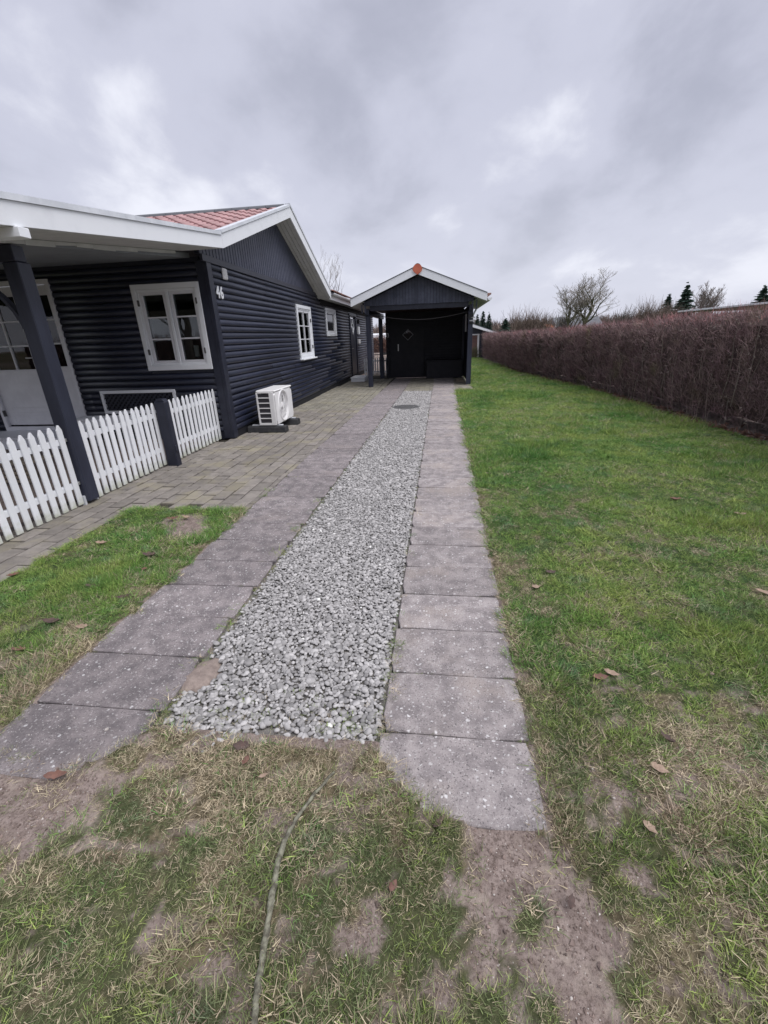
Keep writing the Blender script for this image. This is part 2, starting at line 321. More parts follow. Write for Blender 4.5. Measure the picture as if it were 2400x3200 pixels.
def grass_cover(x, y):
    """0..1 grass cover, and straw fraction"""
    x = np.asarray(x, float); y = np.asarray(y, float)
    w1 = (fbm(x, y, 5.0, 3)-.5)*0.14; w2 = (fbm(x, y, 11.0, 3)-.5)*0.10
    patch = fbm(x, y, 1.6, 4); fine = fbm(x, y, 6.5, 3)
    front = 1-sstep(y, 1.0, 2.2)
    n9 = fbm(x, y, 12.5, 2); n22 = fbm(x+4, y+7, 34.0, 2)
    thin = n9*0.50+n22*0.30+patch*0.20
    g = 0.98-0.80*front*sstep(thin, 0.42, 0.66)-0.45*(1-front)*(1-sstep(y, 3.5, 8.0))*sstep(thin, 0.53, 0.66)
    # worn wheel track leading off the right strip, and bare soil in front of the left strip
    tx = 0.12+(1.05-y)*0.52
    tr = (1-sstep(np.abs(x-tx-0.08), 0.07, 0.19+w1))*(1-sstep(y, 1.02, 1.12)); g -= 0.95*tr*sstep(n9*.6+fine*.4, 0.34, 0.52)
    tl = (1-sstep(np.hypot((x+1.62)/0.50, (y-0.95)/0.26), 0.5, 1.1)); g -= 0.75*tl*sstep(fine+.15, 0.3, 0.6)
    for cx, cy, r in ((-2.42, 3.62, .28), (-2.25, 3.4, .25)): g -= 0.8*(1-sstep(np.hypot(x-cx, y-cy), r*.4, r*1.1))
    # keep off the paving
    dR = np.minimum(x-RS0(y), RS1(y)-x)+w2; slab_end = 1.02+0.9*np.clip(0.03-x, 0, .3)**1.0*1.1
    onR = sstep(dR, -0.01, 0.025)*sstep(y-slab_end+w2*.6, -0.02, 0.03)
    dL = np.minimum(x-LS0(y), LS1(y)-x)+w2; end_l = 1.12+np.clip(-1.40-x, 0, 1)*0.03+np.clip(x+1.40, 0, 1)*1.1
    onL = sstep(dL, -0.01, 0.04)*sstep(y-end_l+w2*.6, -0.02, 0.03)
    gr_end = 1.265+w1*1.2
    onG = sstep(np.minimum(x-LS1(y), RS0(y)-x), -0.03, 0.0)*sstep(y-gr_end, 0.0, 0.05)
    pv = np.where(x < -3.21+w1*.7, 1.0, sstep(y-3.93+w1*.8, 0, .05)*sstep(LS0(y)+.02-x, 0, .02))*np.where(x < -4.05, 0, 1.0)
    hs = ((x < -3.4) & (y > 6.8)) | ((x > -2.45) & (x < 1.12) & (y > 14.15)) | ((x < -1.7) & (y > 14.0)) | ((x < -4.02) & (y > 2.6) & (x > -9.6) & (y < 8)) 
    hd = (x > hedge_x(y)-0.03+w1*0.6) & (x < hedge_x(y)+1.2) & (y > 1)
    cover = np.clip(g, 0, 1)*(1-onR)*(1-onL)*(1-onG)*(1-np.clip(pv, 0, 1))
    cover = np.where(hs | hd, 0, cover)
    edge = np.clip(1-np.abs(x-RS1(y)-.03)/0.10, 0, 1)*0.45+np.clip(1-np.abs(x-LS0(y)+.03)/0.10, 0, 1)*0.5
    mott = fbm(x+9, y, 13.0, 2)*.5+fbm(x+2, y+5, 3.4, 3)*.5
    dry = 0.12+0.30*front+0.60*sstep(mott, 0.47, 0.64)*(1-0.70*sstep(y, 2.2, 6))+edge*.7*(1-.6*sstep(y, 4, 9))
    dry += 0.75*(1-sstep(np.hypot((x+.62)/0.75, (y-1.2)/0.24), 0.5, 1.1)) - 0.25*sstep(fbm(x-5, y+3, 0.9, 3), .52, .66)*(1-front)
    return cover, np.clip(dry, 0, 0.93), np.clip(1-(1-onR)*(1-onL)*(1-onG), 0, 1)

def ground_z(x, y, cov):
    z = 0.004+0.016*(fbm(x, y, 3.0, 4)-.5)+0.010*(fbm(x, y, 14.0, 2)-.5)+0.012*cov
    eR = 1.02+0.99*np.clip(0.03-x, 0, .3); eL = 1.12+np.clip(x+1.40, 0, 1)*1.1
    m = sstep(x, RS0(y)-.10, RS0(y)+.02)*(1-sstep(x, .04, .16))*sstep(y, .88, 1.02)*(1-sstep(y, eR, eR+.03))
    m = np.maximum(m, sstep(x, -1.50, -1.38)*(1-sstep(x, LS1(y)+.02, LS1(y)+.12))*sstep(y, .95, 1.1)*(1-sstep(y, eL, eL+.03)))
    return z+m*0.013
# ------------------------------------------------------------------ ground sheet
def ground():
    ys = np.concatenate([[-700, -250, -100, -40, -15, -6, -2, -.6], np.arange(0.2, 4.4, 0.035), np.arange(4.4, 9, 0.09), np.arange(9, 20, .25), np.arange(20, 45, 1.0), [50, 60, 75, 100, 140, 200, 300, 450, 700, 1000]])
    xs = np.concatenate([[-900, -400, -200, -100, -60, -40, -25, -16, -11, -8, -6.5, -5.5], np.arange(-4.8, -2.4, .08), np.arange(-2.4, 1.4, 0.035), np.arange(1.4, 5.6, .08), [6, 7, 9, 12, 17, 25, 40, 60, 100, 200, 400, 900]])
    X, Y = np.meshgrid(xs, ys); cov, dry, pave = grass_cover(X, Y)
    under = ((X > LS0(Y)+.03) & (X < RS1(Y)-.03) & (Y > 1.07) & ((X < LS1(Y)-.05) | (X > RS0(Y)+.03) | (Y > 1.35))) | ((X < -1.8) & (X > -4.1) & (Y > 3.9)) | ((X < -3.2) & (X > -4.1) & (Y > 1)) | ((X > -4) & (X < 1.12) & (Y > 14.2))
    lawn = ~under
    endR = 1.02+0.99*np.clip(0.03-X, 0, .3); endL = 1.12+np.clip(X+1.40, 0, 1)*1.1
    lawn |= ((X > RS0(Y)-.05) & (X < .12) & (Y < endR)) | ((X > -1.45) & (X < LS1(Y)+.06) & (Y < endL))
    Z = np.where(lawn, ground_z(X, Y, cov), -0.035)
    far = np.hypot(X, Y) > 30; Z = np.where(far, -0.02, Z)
    # strips/gravel ends: soil rises again in front of them
    ny, nx = X.shape; V = np.stack([X, Y, Z], -1).reshape(-1, 3)
    i = np.arange(ny-1)[:, None]*nx+np.arange(nx-1)[None]; F = np.stack([i, i+1, i+nx+1, i+nx], -1).reshape(-1, 4)
    me = npmesh('ground', V, F); me.shade_smooth()
    a = me.attributes.new('cover', 'FLOAT', 'POINT'); a.data.foreach_set('value', cov.astype(np.float32).ravel())
    a = me.attributes.new('lod', 'FLOAT', 'POINT'); a.data.foreach_set('value', sstep(Y, 2.5, 9.0).astype(np.float32).ravel())
    a = me.attributes.new('dry', 'FLOAT', 'POINT'); a.data.foreach_set('value', dry.astype(np.float32).ravel())
    m = bpy.data.materials.new('lawn_soil'); m.use_nodes = True; N = m.node_tree.nodes; Lk = m.node_tree.links; b = N['Principled BSDF']; b.inputs['Roughness'].default_value = 0.95; b.inputs['Specular IOR Level'].default_value = 0.15
    g = N.new('ShaderNodeNewGeometry')
    def noise(s, d=6):
        t = N.new('ShaderNodeTexNoise'); t.inputs['Scale'].default_value = s; t.inputs['Detail'].default_value = d; t.inputs['Roughness'].default_value = .65; Lk.new(g.outputs['Position'], t.inputs['Vector']); return t.outputs[0]
    def mr(x, lo, hi):
        q = N.new('ShaderNodeMapRange'); q.interpolation_type = 'SMOOTHSTEP'; q.inputs[1].default_value = lo; q.inputs[2].default_value = hi; Lk.new(x, q.inputs[0]); return q.outputs[0]
    def mix(f, p, q):
        x = N.new('ShaderNodeMix'); x.data_type = 'RGBA'
        Lk.new(f, x.inputs[0])
        for s, v in ((6, p), (7, q)):
            if hasattr(v, 'links'): Lk.new(v, x.inputs[s])
            else: x.inputs[s].default_value = (*v, 1)
        return x.outputs[2]
    def attr(nm):
        q = N.new('ShaderNodeAttribute'); q.attribute_name = nm; return q.outputs['Fac']
    soil = mix(mr(noise(22), .36, .64), (0.305, 0.246, 0.222), (0.195, 0.152, 0.135))
    soil = mix(mr(noise(110, 4), .46, .70), soil, (0.110, 0.083, 0.070)); soil = mix(mr(noise(7, 3), .5, .7), soil, (0.330, 0.272, 0.235))
    v = N.new('ShaderNodeTexVoronoi'); v.inputs['Scale'].default_value = 62; Lk.new(g.outputs['Position'], v.inputs['Vector'])
    soil = mix(mr(v.outputs['Distance'], 0.15, 0.09), soil, (0.46, 0.42, 0.39))
    near_g = mix(mr(noise(9, 4), .42, .60), (0.030, 0.050, 0.018), (0.075, 0.090, 0.036)); far_g = mix(mr(noise(1.5, 6), .42, .60), (0.085, 0.185, 0.042), (0.255, 0.300, 0.080))  # near green darkened to hold the deep shadow between the blades
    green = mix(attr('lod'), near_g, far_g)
    green = mix(mr(noise(55), .42, .66), (0.036, 0.060, 0.020), green)
    straw = mix(mr(noise(45), .35, .65), (0.19, 0.155, 0.10), (0.07, 0.058, 0.036))
    thatch = mix(mr(attr('dry'), 0.10, 0.95), green, straw)
    mm = N.new('ShaderNodeMath'); mm.operation = 'ADD'; Lk.new(attr('cover'), mm.inputs[0])
    n2 = N.new('ShaderNodeMath'); n2.operation = 'MULTIPLY_ADD'; Lk.new(noise(30, 4), n2.inputs[0]); n2.inputs[1].default_value = 0.7; n2.inputs[2].default_value = -0.35; Lk.new(n2.outputs[0], mm.inputs[1])
    col = mix(mr(mm.outputs[0], 0.25, 0.72), soil, thatch); Lk.new(col, b.inputs['Base Color'])
    bp = N.new('ShaderNodeBump'); bp.inputs['Strength'].default_value = 0.9; bp.inputs['Distance'].default_value = 0.012; Lk.new(noise(60, 5), bp.inputs['Height']); Lk.new(bp.outputs[0], b.inputs['Normal'])
    put('ground', me, m, kind='structure')
ground()

# ------------------------------------------------------------------ scatter with geometry nodes (stuff only)
def scatter(name, pts, rot, scl, kind, sources, label, cat):
    col = bpy.data.collections.new(name+'_sources')
    for s in sources: col.objects.link(s)
    me = bpy.data.meshes.new(name); me.vertices.add(len(pts)); me.vertices.foreach_set('co', np.asarray(pts, np.float32).ravel())
    a = me.attributes.new('rot', 'FLOAT_VECTOR', 'POINT'); a.data.foreach_set('vector', np.asarray(rot, np.float32).ravel())
    a = me.attributes.new('scl', 'FLOAT_VECTOR', 'POINT'); a.data.foreach_set('vector', np.asarray(scl, np.float32).ravel())
    a = me.attributes.new('kind', 'INT', 'POINT'); a.data.foreach_set('value', np.asarray(kind, np.int32))
    o = put(name, me, None, label=label, cat=cat, kind='stuff')
    ng = bpy.data.node_groups.new(name+'_scatter', 'GeometryNodeTree')
    ng.interface.new_socket('Geometry', in_out='INPUT', socket_type='NodeSocketGeometry'); ng.interface.new_socket('Geometry', in_out='OUTPUT', socket_type='NodeSocketGeometry')
    N = ng.nodes; Lk = ng.links; gi = N.new('NodeGroupInput'); go = N.new('NodeGroupOutput')
    ip = N.new('GeometryNodeInstanceOnPoints'); ci = N.new('GeometryNodeCollectionInfo'); ci.inputs[0].default_value = col; ci.inputs[1].default_value = True; ci.inputs[2].default_value = True
    def na(nm, dt):
        q = N.new('GeometryNodeInputNamedAttribute'); q.data_type = dt; q.inputs[0].default_value = nm; return q.outputs[0]
    er = N.new('FunctionNodeEulerToRotation'); Lk.new(na('rot', 'FLOAT_VECTOR'), er.inputs[0])
    Lk.new(gi.outputs[0], ip.inputs['Points']); Lk.new(ci.outputs[0], ip.inputs['Instance']); ip.inputs['Pick Instance'].default_value = True
    Lk.new(na('kind', 'INT'), ip.inputs['Instance Index']); Lk.new(er.outputs[0], ip.inputs['Rotation']); Lk.new(na('scl', 'FLOAT_VECTOR'), ip.inputs['Scale'])
    Lk.new(ip.outputs[0], go.inputs[0])
    md = o.modifiers.new('scatter', 'NODES'); md.node_group = ng
    return o
def src(name, me, m):
    o = bpy.data.objects.new(name, me); me.materials.append(MT[m] if isinstance(m, str) else m); return o

# grass
def grass_mat(name, a, b, c):
    return mat(name, a, b, 1.3, 0.7, rand=0.0, island=0.55, c3=c, s3=4.0, r3=(0.5, 0.72), spec=0.25)
MT['grass_green'] = grass_mat('grass_green', (0.100, 0.225, 0.052), (0.205, 0.305, 0.075), (0.120, 0.225, 0.105))
MT['grass_olive'] = grass_mat('grass_olive', (0.220, 0.310, 0.090), (0.320, 0.385, 0.110), (0.230, 0.295, 0.155))
MT['grass_dull'] = grass_mat('grass_dull', (0.135, 0.180, 0.080), (0.200, 0.225, 0.100), (0.150, 0.185, 0.110))
MT['grass_straw'] = grass_mat('grass_straw', (0.50, 0.42, 0.30), (0.39, 0.335, 0.225), (0.50, 0.395, 0.305))
def tuft(name, n, r, lmin, lmax, w, lean, m, seed):
    rng = np.random.default_rng(seed); a = rng.random(n)*2*np.pi; rr = r*np.sqrt(rng.random(n))
    P = np.stack([rr*np.cos(a), rr*np.sin(a), np.full(n, -0.003)], 1)
    az = a+rng.normal(0, 1.0, n); ln = rad(lean)*(0.55+0.65*rng.random(n)); ln = np.clip(ln, 0.1, 1.5)
    D = np.stack([np.sin(ln)*np.cos(az), np.sin(ln)*np.sin(az), np.cos(ln)], 1)
    V, F = ribbons(P, D, lmin+(lmax-lmin)*rng.random(n), np.full(n, w)*(0.7+0.6*rng.random(n)), rng.normal(0, .35, n), rng)
    return src(name, npmesh(name, V, F), m)
def make_grass():
    S = []
    for i in range(4): S.append(tuft('tuft_%02d' % i, 22, 0.034, 0.014, 0.040, 0.0023, 58, 'grass_green', i))
    for i in range(4): S.append(tuft('tuft_%02d' % (4+i), 22, 0.036, 0.014, 0.038, 0.0023, 62, 'grass_olive', 10+i))
    for i in range(4): S.append(tuft('tuft_%02d' % (8+i), 22, 0.038, 0.013, 0.036, 0.0021, 74, 'grass_straw', 20+i))
    for i in range(4): S.append(tuft('tuft_%02d' % (12+i), 22, 0.036, 0.013, 0.036, 0.0022, 66, 'grass_dull', 30+i))
    P = []; bands = [(0.25, 1.6, -2.2, 1.9, 2700, 1.0), (1.6, 2.8, -3.6, 3.3, 2000, 1.08), (2.8, 4.6, -3.5, 5.0, 1200, 1.25), (4.6, 8, 0.3, 5.0, 620, 1.6), (8, 14.5, 0.3, 5.0, 260, 2.1), (14.5, 33, 0.9, 4.6, 90, 2.8)]
    al = []
    for y0, y1, x0, x1, dens, sc in bands:
        n = int((y1-y0)*(x1-x0)*dens); x = x0+(x1-x0)*RNG.random(n); y = y0+(y1-y0)*RNG.random(n)
        cov, dry, _ = grass_cover(x, y); keep = RNG.random(n) < cov*np.where(cov < .3, .5, 1); x, y, dry, cov = x[keep], y[keep], dry[keep], cov[keep]
        k = len(x); u = RNG.random(k)
        oliv = 0.16+0.58*sstep(fbm(x, y, 1.1, 4), .47, .62)+.25*(1-sstep(y, 1.2, 2.5)); t = np.where(u < dry*0.85, 2, np.where(RNG.random(k) < oliv, 1, 0))
        fr = (1-sstep(y, 1.1, 2.4))*(1-.75*sstep(x, .45, .9)); t = np.where((t < 2) & (RNG.random(k) < fr*.80), 3, t)
        kind = t*4+RNG.integers(0, 4, k)
        s = sc*(0.7+0.6*RNG.random(k))*(0.75+0.5*sstep(fbm(x+3, y, 3.2, 3), .4, .7))
        sz = s*(0.8+0.7*sstep(fbm(x+3, y+8, 1.6, 3), .5, .72))
        al.append(np.stack([x, y, ground_z(x, y, cov)+.001, kind, s, sz], 1))
    ex = []
    for e0, e1, f0 in ((RS0, RS1, 1.0105), (LS0, LS1, 1.035)):
        for k in range(1, 14):
            yj = f0+k*.3655
            for _ in range(int(RNG.integers(0, 9))):
                u = RNG.random(); u = u*.35 if RNG.random() < .5 else 1-u*.25; ex.append((e0(yj)+(e1(yj)-e0(yj))*u, yj+RNG.normal(0, .006), .004, RNG.choice([4, 5, 8, 9, 12, 13]), .34+.22*RNG.random(), .28+.2*RNG.random()))
    for _ in range(420):
        yy = 1.35+9*RNG.random()**1.6; xe = LS1(yy)+.012 if RNG.random() < .75 else RS0(yy)-.008; ex.append((xe+RNG.normal(0, .008), yy, -.004, RNG.choice([4, 5, 8, 9, 12, 13]), .4+.3*RNG.random(), .35+.3*RNG.random()))
    for _ in range(60):
        ex.append((-1.15+.9*RNG.random(), 1.37+.22*RNG.random()**2, -.002, RNG.choice([4, 6, 9, 12]), .5+.4*RNG.random(), .5+.3*RNG.random()))
    al.append(np.array(ex, float)); A = np.concatenate(al); n = len(A)
    rot = np.stack([RNG.normal(0, .12, n), RNG.normal(0, .12, n), RNG.random(n)*6.283], 1)
    scatter('lawn_grass', A[:, :3], rot, np.stack([A[:, 4], A[:, 4], A[:, 5]], 1), A[:, 3].astype(int), S, 'short patchy winter lawn grass, green with straw patches', 'grass')
make_grass()

# ------------------------------------------------------------------ gravel strip
def make_gravel():
    S = []
    for i in range(8):
        bm = bmesh.new(); bmesh.ops.create_icosphere(bm, subdivisions=2, radius=1.0); rng = np.random.default_rng(50+i)
        pl = rng.normal(size=(9, 3)); pl /= np.linalg.norm(pl, axis=1)[:, None]; dd = 0.62+0.28*rng.random(9)
        for v in bm.verts:
            c = np.array(v.co)
            for p, d in zip(pl, dd):
                k = c@p-d
                if k > 0: c = c-p*k*0.9
            v.co = c*np.array([1.15, 0.85, 0.50])
        me = bpy.data.meshes.new('pebble_%d' % i); bm.to_mesh(me); bm.free(); me.shade_smooth()
        S.append(src('pebble_%d' % i, me, 'stone'))
    # a white stone kind
    w = S[0].data.copy(); w.materials.clear(); o = bpy.data.objects.new('pebble_8', w); w.materials.append(MT['wax']); S.append(o)
    pts = []; sc = []
    for y0, y1, pitch, s in ((1.08, 2.0, 0.0178, 0.0124), (2.0, 4.5, 0.0155, 0.0110), (4.5, 14.0, 0.0205, 0.0142)):
        yy = np.arange(y0, y1, pitch)
        for k, y in enumerate(yy):
            xx = np.arange(LS1(y)+0.012, RS0(y)-0.008, pitch)+(pitch/2 if k % 2 else 0); n = len(xx)
            p = np.stack([xx+RNG.normal(0, pitch*.28, n), y+RNG.normal(0, pitch*.28, n), RNG.normal(-0.004, .0042, n)], 1)
            pts.append(p); sc.append(s*np.exp(RNG.normal(0, .30, n)))
    P = np.concatenate(pts); s = np.concatenate(sc)
    x, y = P[:, 0], P[:, 1]
    end = 1.275+0.06*np.sin(x*9+1.0)+(fbm(x, y, 9, 2)-.5)*.20
    keep = (y > end) & (x > LS1(y)+.012) & (x < RS0(y)-.010) & (np.hypot(x+.76, y-10.72) > .33)
    keep |= (y > end-.11) & (RNG.random(len(x)) < .14) & (x > LS1(y)) & (x < RS0(y))
    sand = (np.hypot((x+1.22)/.10, (y-1.66)/.13) < 1); keep &= ~sand
    edge = (x < LS1(y)+.03+.06*(fbm(x, y, 6, 2)-.4)) & (RNG.random(len(x)) < .45); keep &= ~edge
    P = P[keep]; s = s[keep]; n = len(P)
    rot = np.stack([RNG.normal(0, .24, n), RNG.normal(0, .24, n), RNG.random(n)*6.28], 1)
    kind = RNG.integers(0, 8, n); kind[RNG.random(n) < .0012] = 8
    scatter('gravel', P, rot, np.stack([s, s, s], 1), kind, S, 'grey crushed stone gravel between the two slab strips', 'gravel')
    y = np.array([1.25, 14.02]); mb = MB().add([(LS1(1.25)-.01, 1.31, -.016), (RS0(1.25)+.01, 1.31, -.016), (RS0(14)+.01, 14.02, -.016), (LS1(14)-.01, 14.02, -.016)], [(0, 1, 2, 3)])
    put('gravel_bed', mb, 'gravel_bed', kind='structure')
    v = [(-1.215, 1.655, .012)]; f = []
    for ring_, zz in ((.45, .011), (.8, .006), (1.12, -.016)):
        for k in range(16):
            q = ring_*(1+.16*math.sin(k*2.3)+.1*math.sin(k*5.1)); v.append((-1.215+.085*q*math.cos(k*math.pi/8)+.05*q*math.sin(k*math.pi/8)*.4, 1.655+.125*q*math.sin(k*math.pi/8), zz+.002*math.sin(k*3)))
    f += [(0, 1+k, 1+(k+1) % 16) for k in range(16)]
    for r_ in range(2): f += [(1+r_*16+k, 17+r_*16+k, 17+r_*16+(k+1) % 16, 1+r_*16+(k+1) % 16) for k in range(16)]
    put('soil_patch', MB().add(v, f), mat('sandy_soil', (0.31, 0.25, 0.22), (0.22, 0.175, 0.155), 25.0, 0.95, 0.8, 90), kind='structure', smooth=True)
make_gravel()

# ------------------------------------------------------------------ loose soil crumbs and grit on the bare spots
def make_grit():
    MT['crumb'] = mat('soil_crumb', (0.27, 0.205, 0.18), (0.16, 0.12, 0.105), 30.0, 0.95, rand=0.35); MT['grit'] = mat('pale_grit', (0.55, 0.50, 0.46), (0.34, 0.31, 0.29), 30.0, 0.85, rand=0.35)
    S = []
    for i in range(6):
        bm = bmesh.new(); bmesh.ops.create_icosphere(bm, subdivisions=1, radius=1.0); rng = np.random.default_rng(90+i)
        for v in bm.verts: v.co = v.co*(0.7+0.5*rng.random()); v.co.z *= .7
        me = bpy.data.meshes.new('crumb_%d' % i); bm.to_mesh(me); bm.free(); S.append(src('crumb_%d' % i, me, 'crumb' if i < 4 else 'grit'))
    n = 26000; x = -2.3+4.4*RNG.random(n); y = .3+1.9*RNG.random(n)**1.4; cov, dry, pave = grass_cover(x, y)
    on_slab = (RNG.random(n) < .03) & (pave > .8) & ((x < LS1(y)) | (x > RS0(y)))
    k = ((RNG.random(n) < (1-cov)**2.0) & (pave < .3) & (x > -3.2)) | on_slab; x, y, os_ = x[k], y[k], on_slab[k]; n = len(x)
    sc = .0022*np.exp(RNG.normal(.25, .5, n)); kind = np.where((RNG.random(n) < .07) | os_, 4+RNG.integers(0, 2, n), RNG.integers(0, 4, n))
    z = np.where(os_, .011, ground_z(x, y, grass_cover(x, y)[0])+.001)
    scatter('soil_crumbs', np.stack([x, y, z], 1), RNG.random((n, 3))*6.28, np.stack([sc]*3, 1), kind, S, 'loose soil crumbs and grit on the worn bare spots', 'soil')
make_grit()

# ------------------------------------------------------------------ slab strips
def slab_mesh(w, l, seed, round_end=0.0):
    rnd = random.Random(seed); h = 0.05; b = 0.0042
    pts = []
    for i in range(4):      # outline with small wobble, straight edges worn a bit
        x0, y0 = [(-w/2, -l/2), (w/2, -l/2), (w/2, l/2), (-w/2, l/2)][i]; x1, y1 = [(w/2, -l/2), (w/2, l/2), (-w/2, l/2), (-w/2, -l/2)][i]
        for k in range(4):
            t = (k+(.12 if k == 0 else 0))/4; j = 0.0025; pts.append((x0+(x1-x0)*t+rnd.uniform(-j, j), y0+(y1-y0)*t+rnd.uniform(-j, j)))
    m = len(pts); v = []
    for (sc, z) in ((1.0, -h), (1.0, -b), (None, 0.0)):
        for (x, y) in pts:
            if sc is None:
                L = math.hypot(x, y); q = (L-b*1.3)/L; v.append((x*q, y*q, z+rnd.uniform(-.0008, .0008)))
            else: v.append((x, y, z))
    f = [(i, (i+1) % m, m+(i+1) % m, m+i) for i in range(m)]+[(m+i, m+(i+1) % m, 2*m+(i+1) % m, 2*m+i) for i in range(m)]+[tuple(range(2*m, 3*m))]
    return MB().add(v, f).mesh('paving_slab')
def slab_strip(name, e0, e1, first, y_end, seed, sm='slab'):
    v = []
    for y in (first-.02, y_end): v += [(e0(y)-.004, y, -0.026), (e1(y)+.004, y, -0.026)]
    base = put(name, MB().add(v, [(0, 1, 3, 2)]), 'bed', kind='structure')
    w0 = e1(3)-e0(3)
    ms = [slab_mesh(w0-.008, 0.3605, seed+i) for i in range(5)]
    y = first; k = 0; rnd = random.Random(seed)
    while y+.2 < y_end:
        cy = y+.1825; w = e1(cy)-e0(cy)
        put('paving_slab', rnd.choice(ms), sm, base, ((e0(cy)+e1(cy))/2+rnd.uniform(-.004, .004), cy, 0.008+rnd.uniform(-.004, .004)),
            (rnd.uniform(-.006, .006), rnd.uniform(-.006, .006), -0.0125+rnd.uniform(-.006, .006)), (w/w0, 1, 1)); y += .3655; k += 1
slab_strip('slab_track', RS0, RS1, 1.0105, 18.4, 100)
slab_strip('slab_track', LS0, LS1, 1.035, 18.4, 200, 'slab_dark')

# ------------------------------------------------------------------ block paving
def paver_mesh(seed, w=0.1565, l=0.2685):
    rnd = random.Random(seed); b = 0.009; h = 0.03; v = []; j = 0.003
    cs = [(-w/2+rnd.uniform(-j, j), -l/2+rnd.uniform(-j, j)), (w/2+rnd.uniform(-j, j), -l/2+rnd.uniform(-j, j)), (w/2+rnd.uniform(-j, j), l/2+rnd.uniform(-j, j)), (-w/2+rnd.uniform(-j, j), l/2+rnd.uniform(-j, j))]
    for z, q in ((-h, 0), (-.005, 0), (0, b)):
        for x, y in cs: v.append((x-math.copysign(q, x), y-math.copysign(q, y), z))
    f = [(i, (i+1) % 4, 4+(i+1) % 4, 4+i) for i in range(4)]+[(4+i, 4+(i+1) % 4, 8+(i+1) % 4, 8+i) for i in range(4)]+[(8, 9, 10, 11)]
    return v, f
def block_paving():
    bed = MB()
    bed.add([(-4.06, 1.0, -.022), (-3.20, 1.0, -.022), (-3.20, 3.93, -.022), (-4.06, 3.93, -.022)], [(0, 1, 2, 3)])
    bed.add([(-4.06, 3.93, -.022), (-1.93, 3.93, -.022), (-1.75, 20.5, -.022), (-4.06, 20.5, -.022)], [(0, 1, 2, 3)])
    bed.add([(LS1(14)-.01, 14.02, -.021), (RS0(14)+.01, 14.02, -.021), (RS0(18)+.01, 18.9, -.021), (LS1(18)-.01, 18.9, -.021)], [(0, 1, 2, 3)])
    bed.add([(.49, 14.2, -.022), (1.13, 14.2, -.022), (1.13, 18.9, -.022), (.49, 18.9, -.022)], [(0, 1, 2, 3)])
    base = put('block_paving', bed, 'bed', kind='structure')
    L = []; rnd = random.Random(3)
    px, py = 0.1705, 0.2825
    for c in range(14):
        x = -3.98+c*px+.04
        off = (py/2 if c % 2 else 0)
        y = 1.15+off
        while y < 15.9 if x > -3.7 else y < 7.2:
            wob = 0.012*math.sin(y*1.1+1)
            if (x < -3.25 or y-py/2 > 3.80+rnd.uniform(-.02, .06)) and x-px/2+wob < LS0(y)-.03: L.append((x+wob, y, 1.0 if x+px/2+wob < LS0(y)+.012 else (LS0(y)-.004-(x+wob-px/2))/px))
            y += py
    for c in range(6):
        x = LS1(15)+.08+c*.158
        y = 14.15
        while y < 18.6: L.append((x, y+(.14 if c % 2 else 0), 1.0)); y += py
    for c in range(4):
        for r in range(14): L.append((.565+c*.15, 14.33+r*.283, 1.0))
    for c in range(10):
        for r in range(9): L.append((-3.45+c*px, 16.1+r*py+(py/2 if c % 2 else 0), 1.0))
    def vis(p):
        u, w, d = proj(p[0], p[1], 0); inside = d > 0 and -60 < u < 2460 and -60 < w < 3260; return (0 if inside else 1, d)
    L.sort(key=vis)
    ms = []
    for i in range(8):
        v, f = paver_mesh(i); ms.append(MB().add(v, f).mesh('paver'))
    rest = MB()
    for i, (x, y, fw_) in enumerate(L):
        x -= px/2*(1-fw_)
        z = 0.001+rnd.uniform(-.004, .004)+.004*math.sin(x*3+y*1.7); a = rnd.uniform(-.02, .02)
        if i < 300:
            put('paver', ms[i % 8], 'paver', base, (x+rnd.uniform(-.003, .003), y+rnd.uniform(-.003, .003), z), (rnd.uniform(-.02, .02), rnd.uniform(-.02, .02), a+(math.pi if rnd.random() < .5 else 0)), (fw_, 1, 1))
        else:
            v, f = paver_mesh(i % 31); rest.add([(x+p[0]*fw_*math.cos(a)-p[1]*math.sin(a), y+p[1]*math.cos(a)+p[0]*math.sin(a), p[2]+z) for p in v], f)
    put('far_pavers', rest, mat('paver_concrete_far', (0.270, 0.250, 0.205), (0.195, 0.182, 0.155), 9.0, 0.85, 0.5, 140, island=0.16, c3=(0.258, 0.236, 0.175), s3=1.5, r3=(0.50, 0.70)), base, kind='stuff')
    p = MB().add([(-10, 2.6, -.004), (-4.03, 2.6, -.004), (-4.03, 7.3, -.004), (-10, 7.3, -.004)], [(0, 1, 2, 3)]); put('patio', p, 'patio', kind='structure')
block_paving()

# ------------------------------------------------------------------ house
XW, YW = -3.62, 7.34
house = thing('house', 'black log-clad bungalow with white trim and red tiled roof, number 46', 'house', (XW, YW, 0))
PITCH = 0.1025
def log_profile():
    p = []
    for k in range(8):
        t = k/7; p.append((0.004+0.021*math.sin(math.pi*(0.10+0.90*t*1.0))**0.75 if 0 < k < 7 else 0.0, t*(PITCH-.005)))
    return p
def log_mesh(axis):
    pr = log_profile(); n = len(pr); v = []
    for a in (0.0, 1.0):
        for d, z in pr: v.append((d, a, z) if axis == 'y' else (a, -d, z))
    f = [(i, i+1, n+i+1, n+i) for i in range(n-1)]+[tuple(range(n)), tuple(range(n, 2*n)), (0, n-1, 2*n-1, n)]
    me = MB().add(v, f).mesh('siding_board'); me.polygons.foreach_set('use_smooth', [len(p.vertices) == 4 for p in me.polygons]); return me
LOGX, LOGY = log_mesh('x'), log_mesh('y')
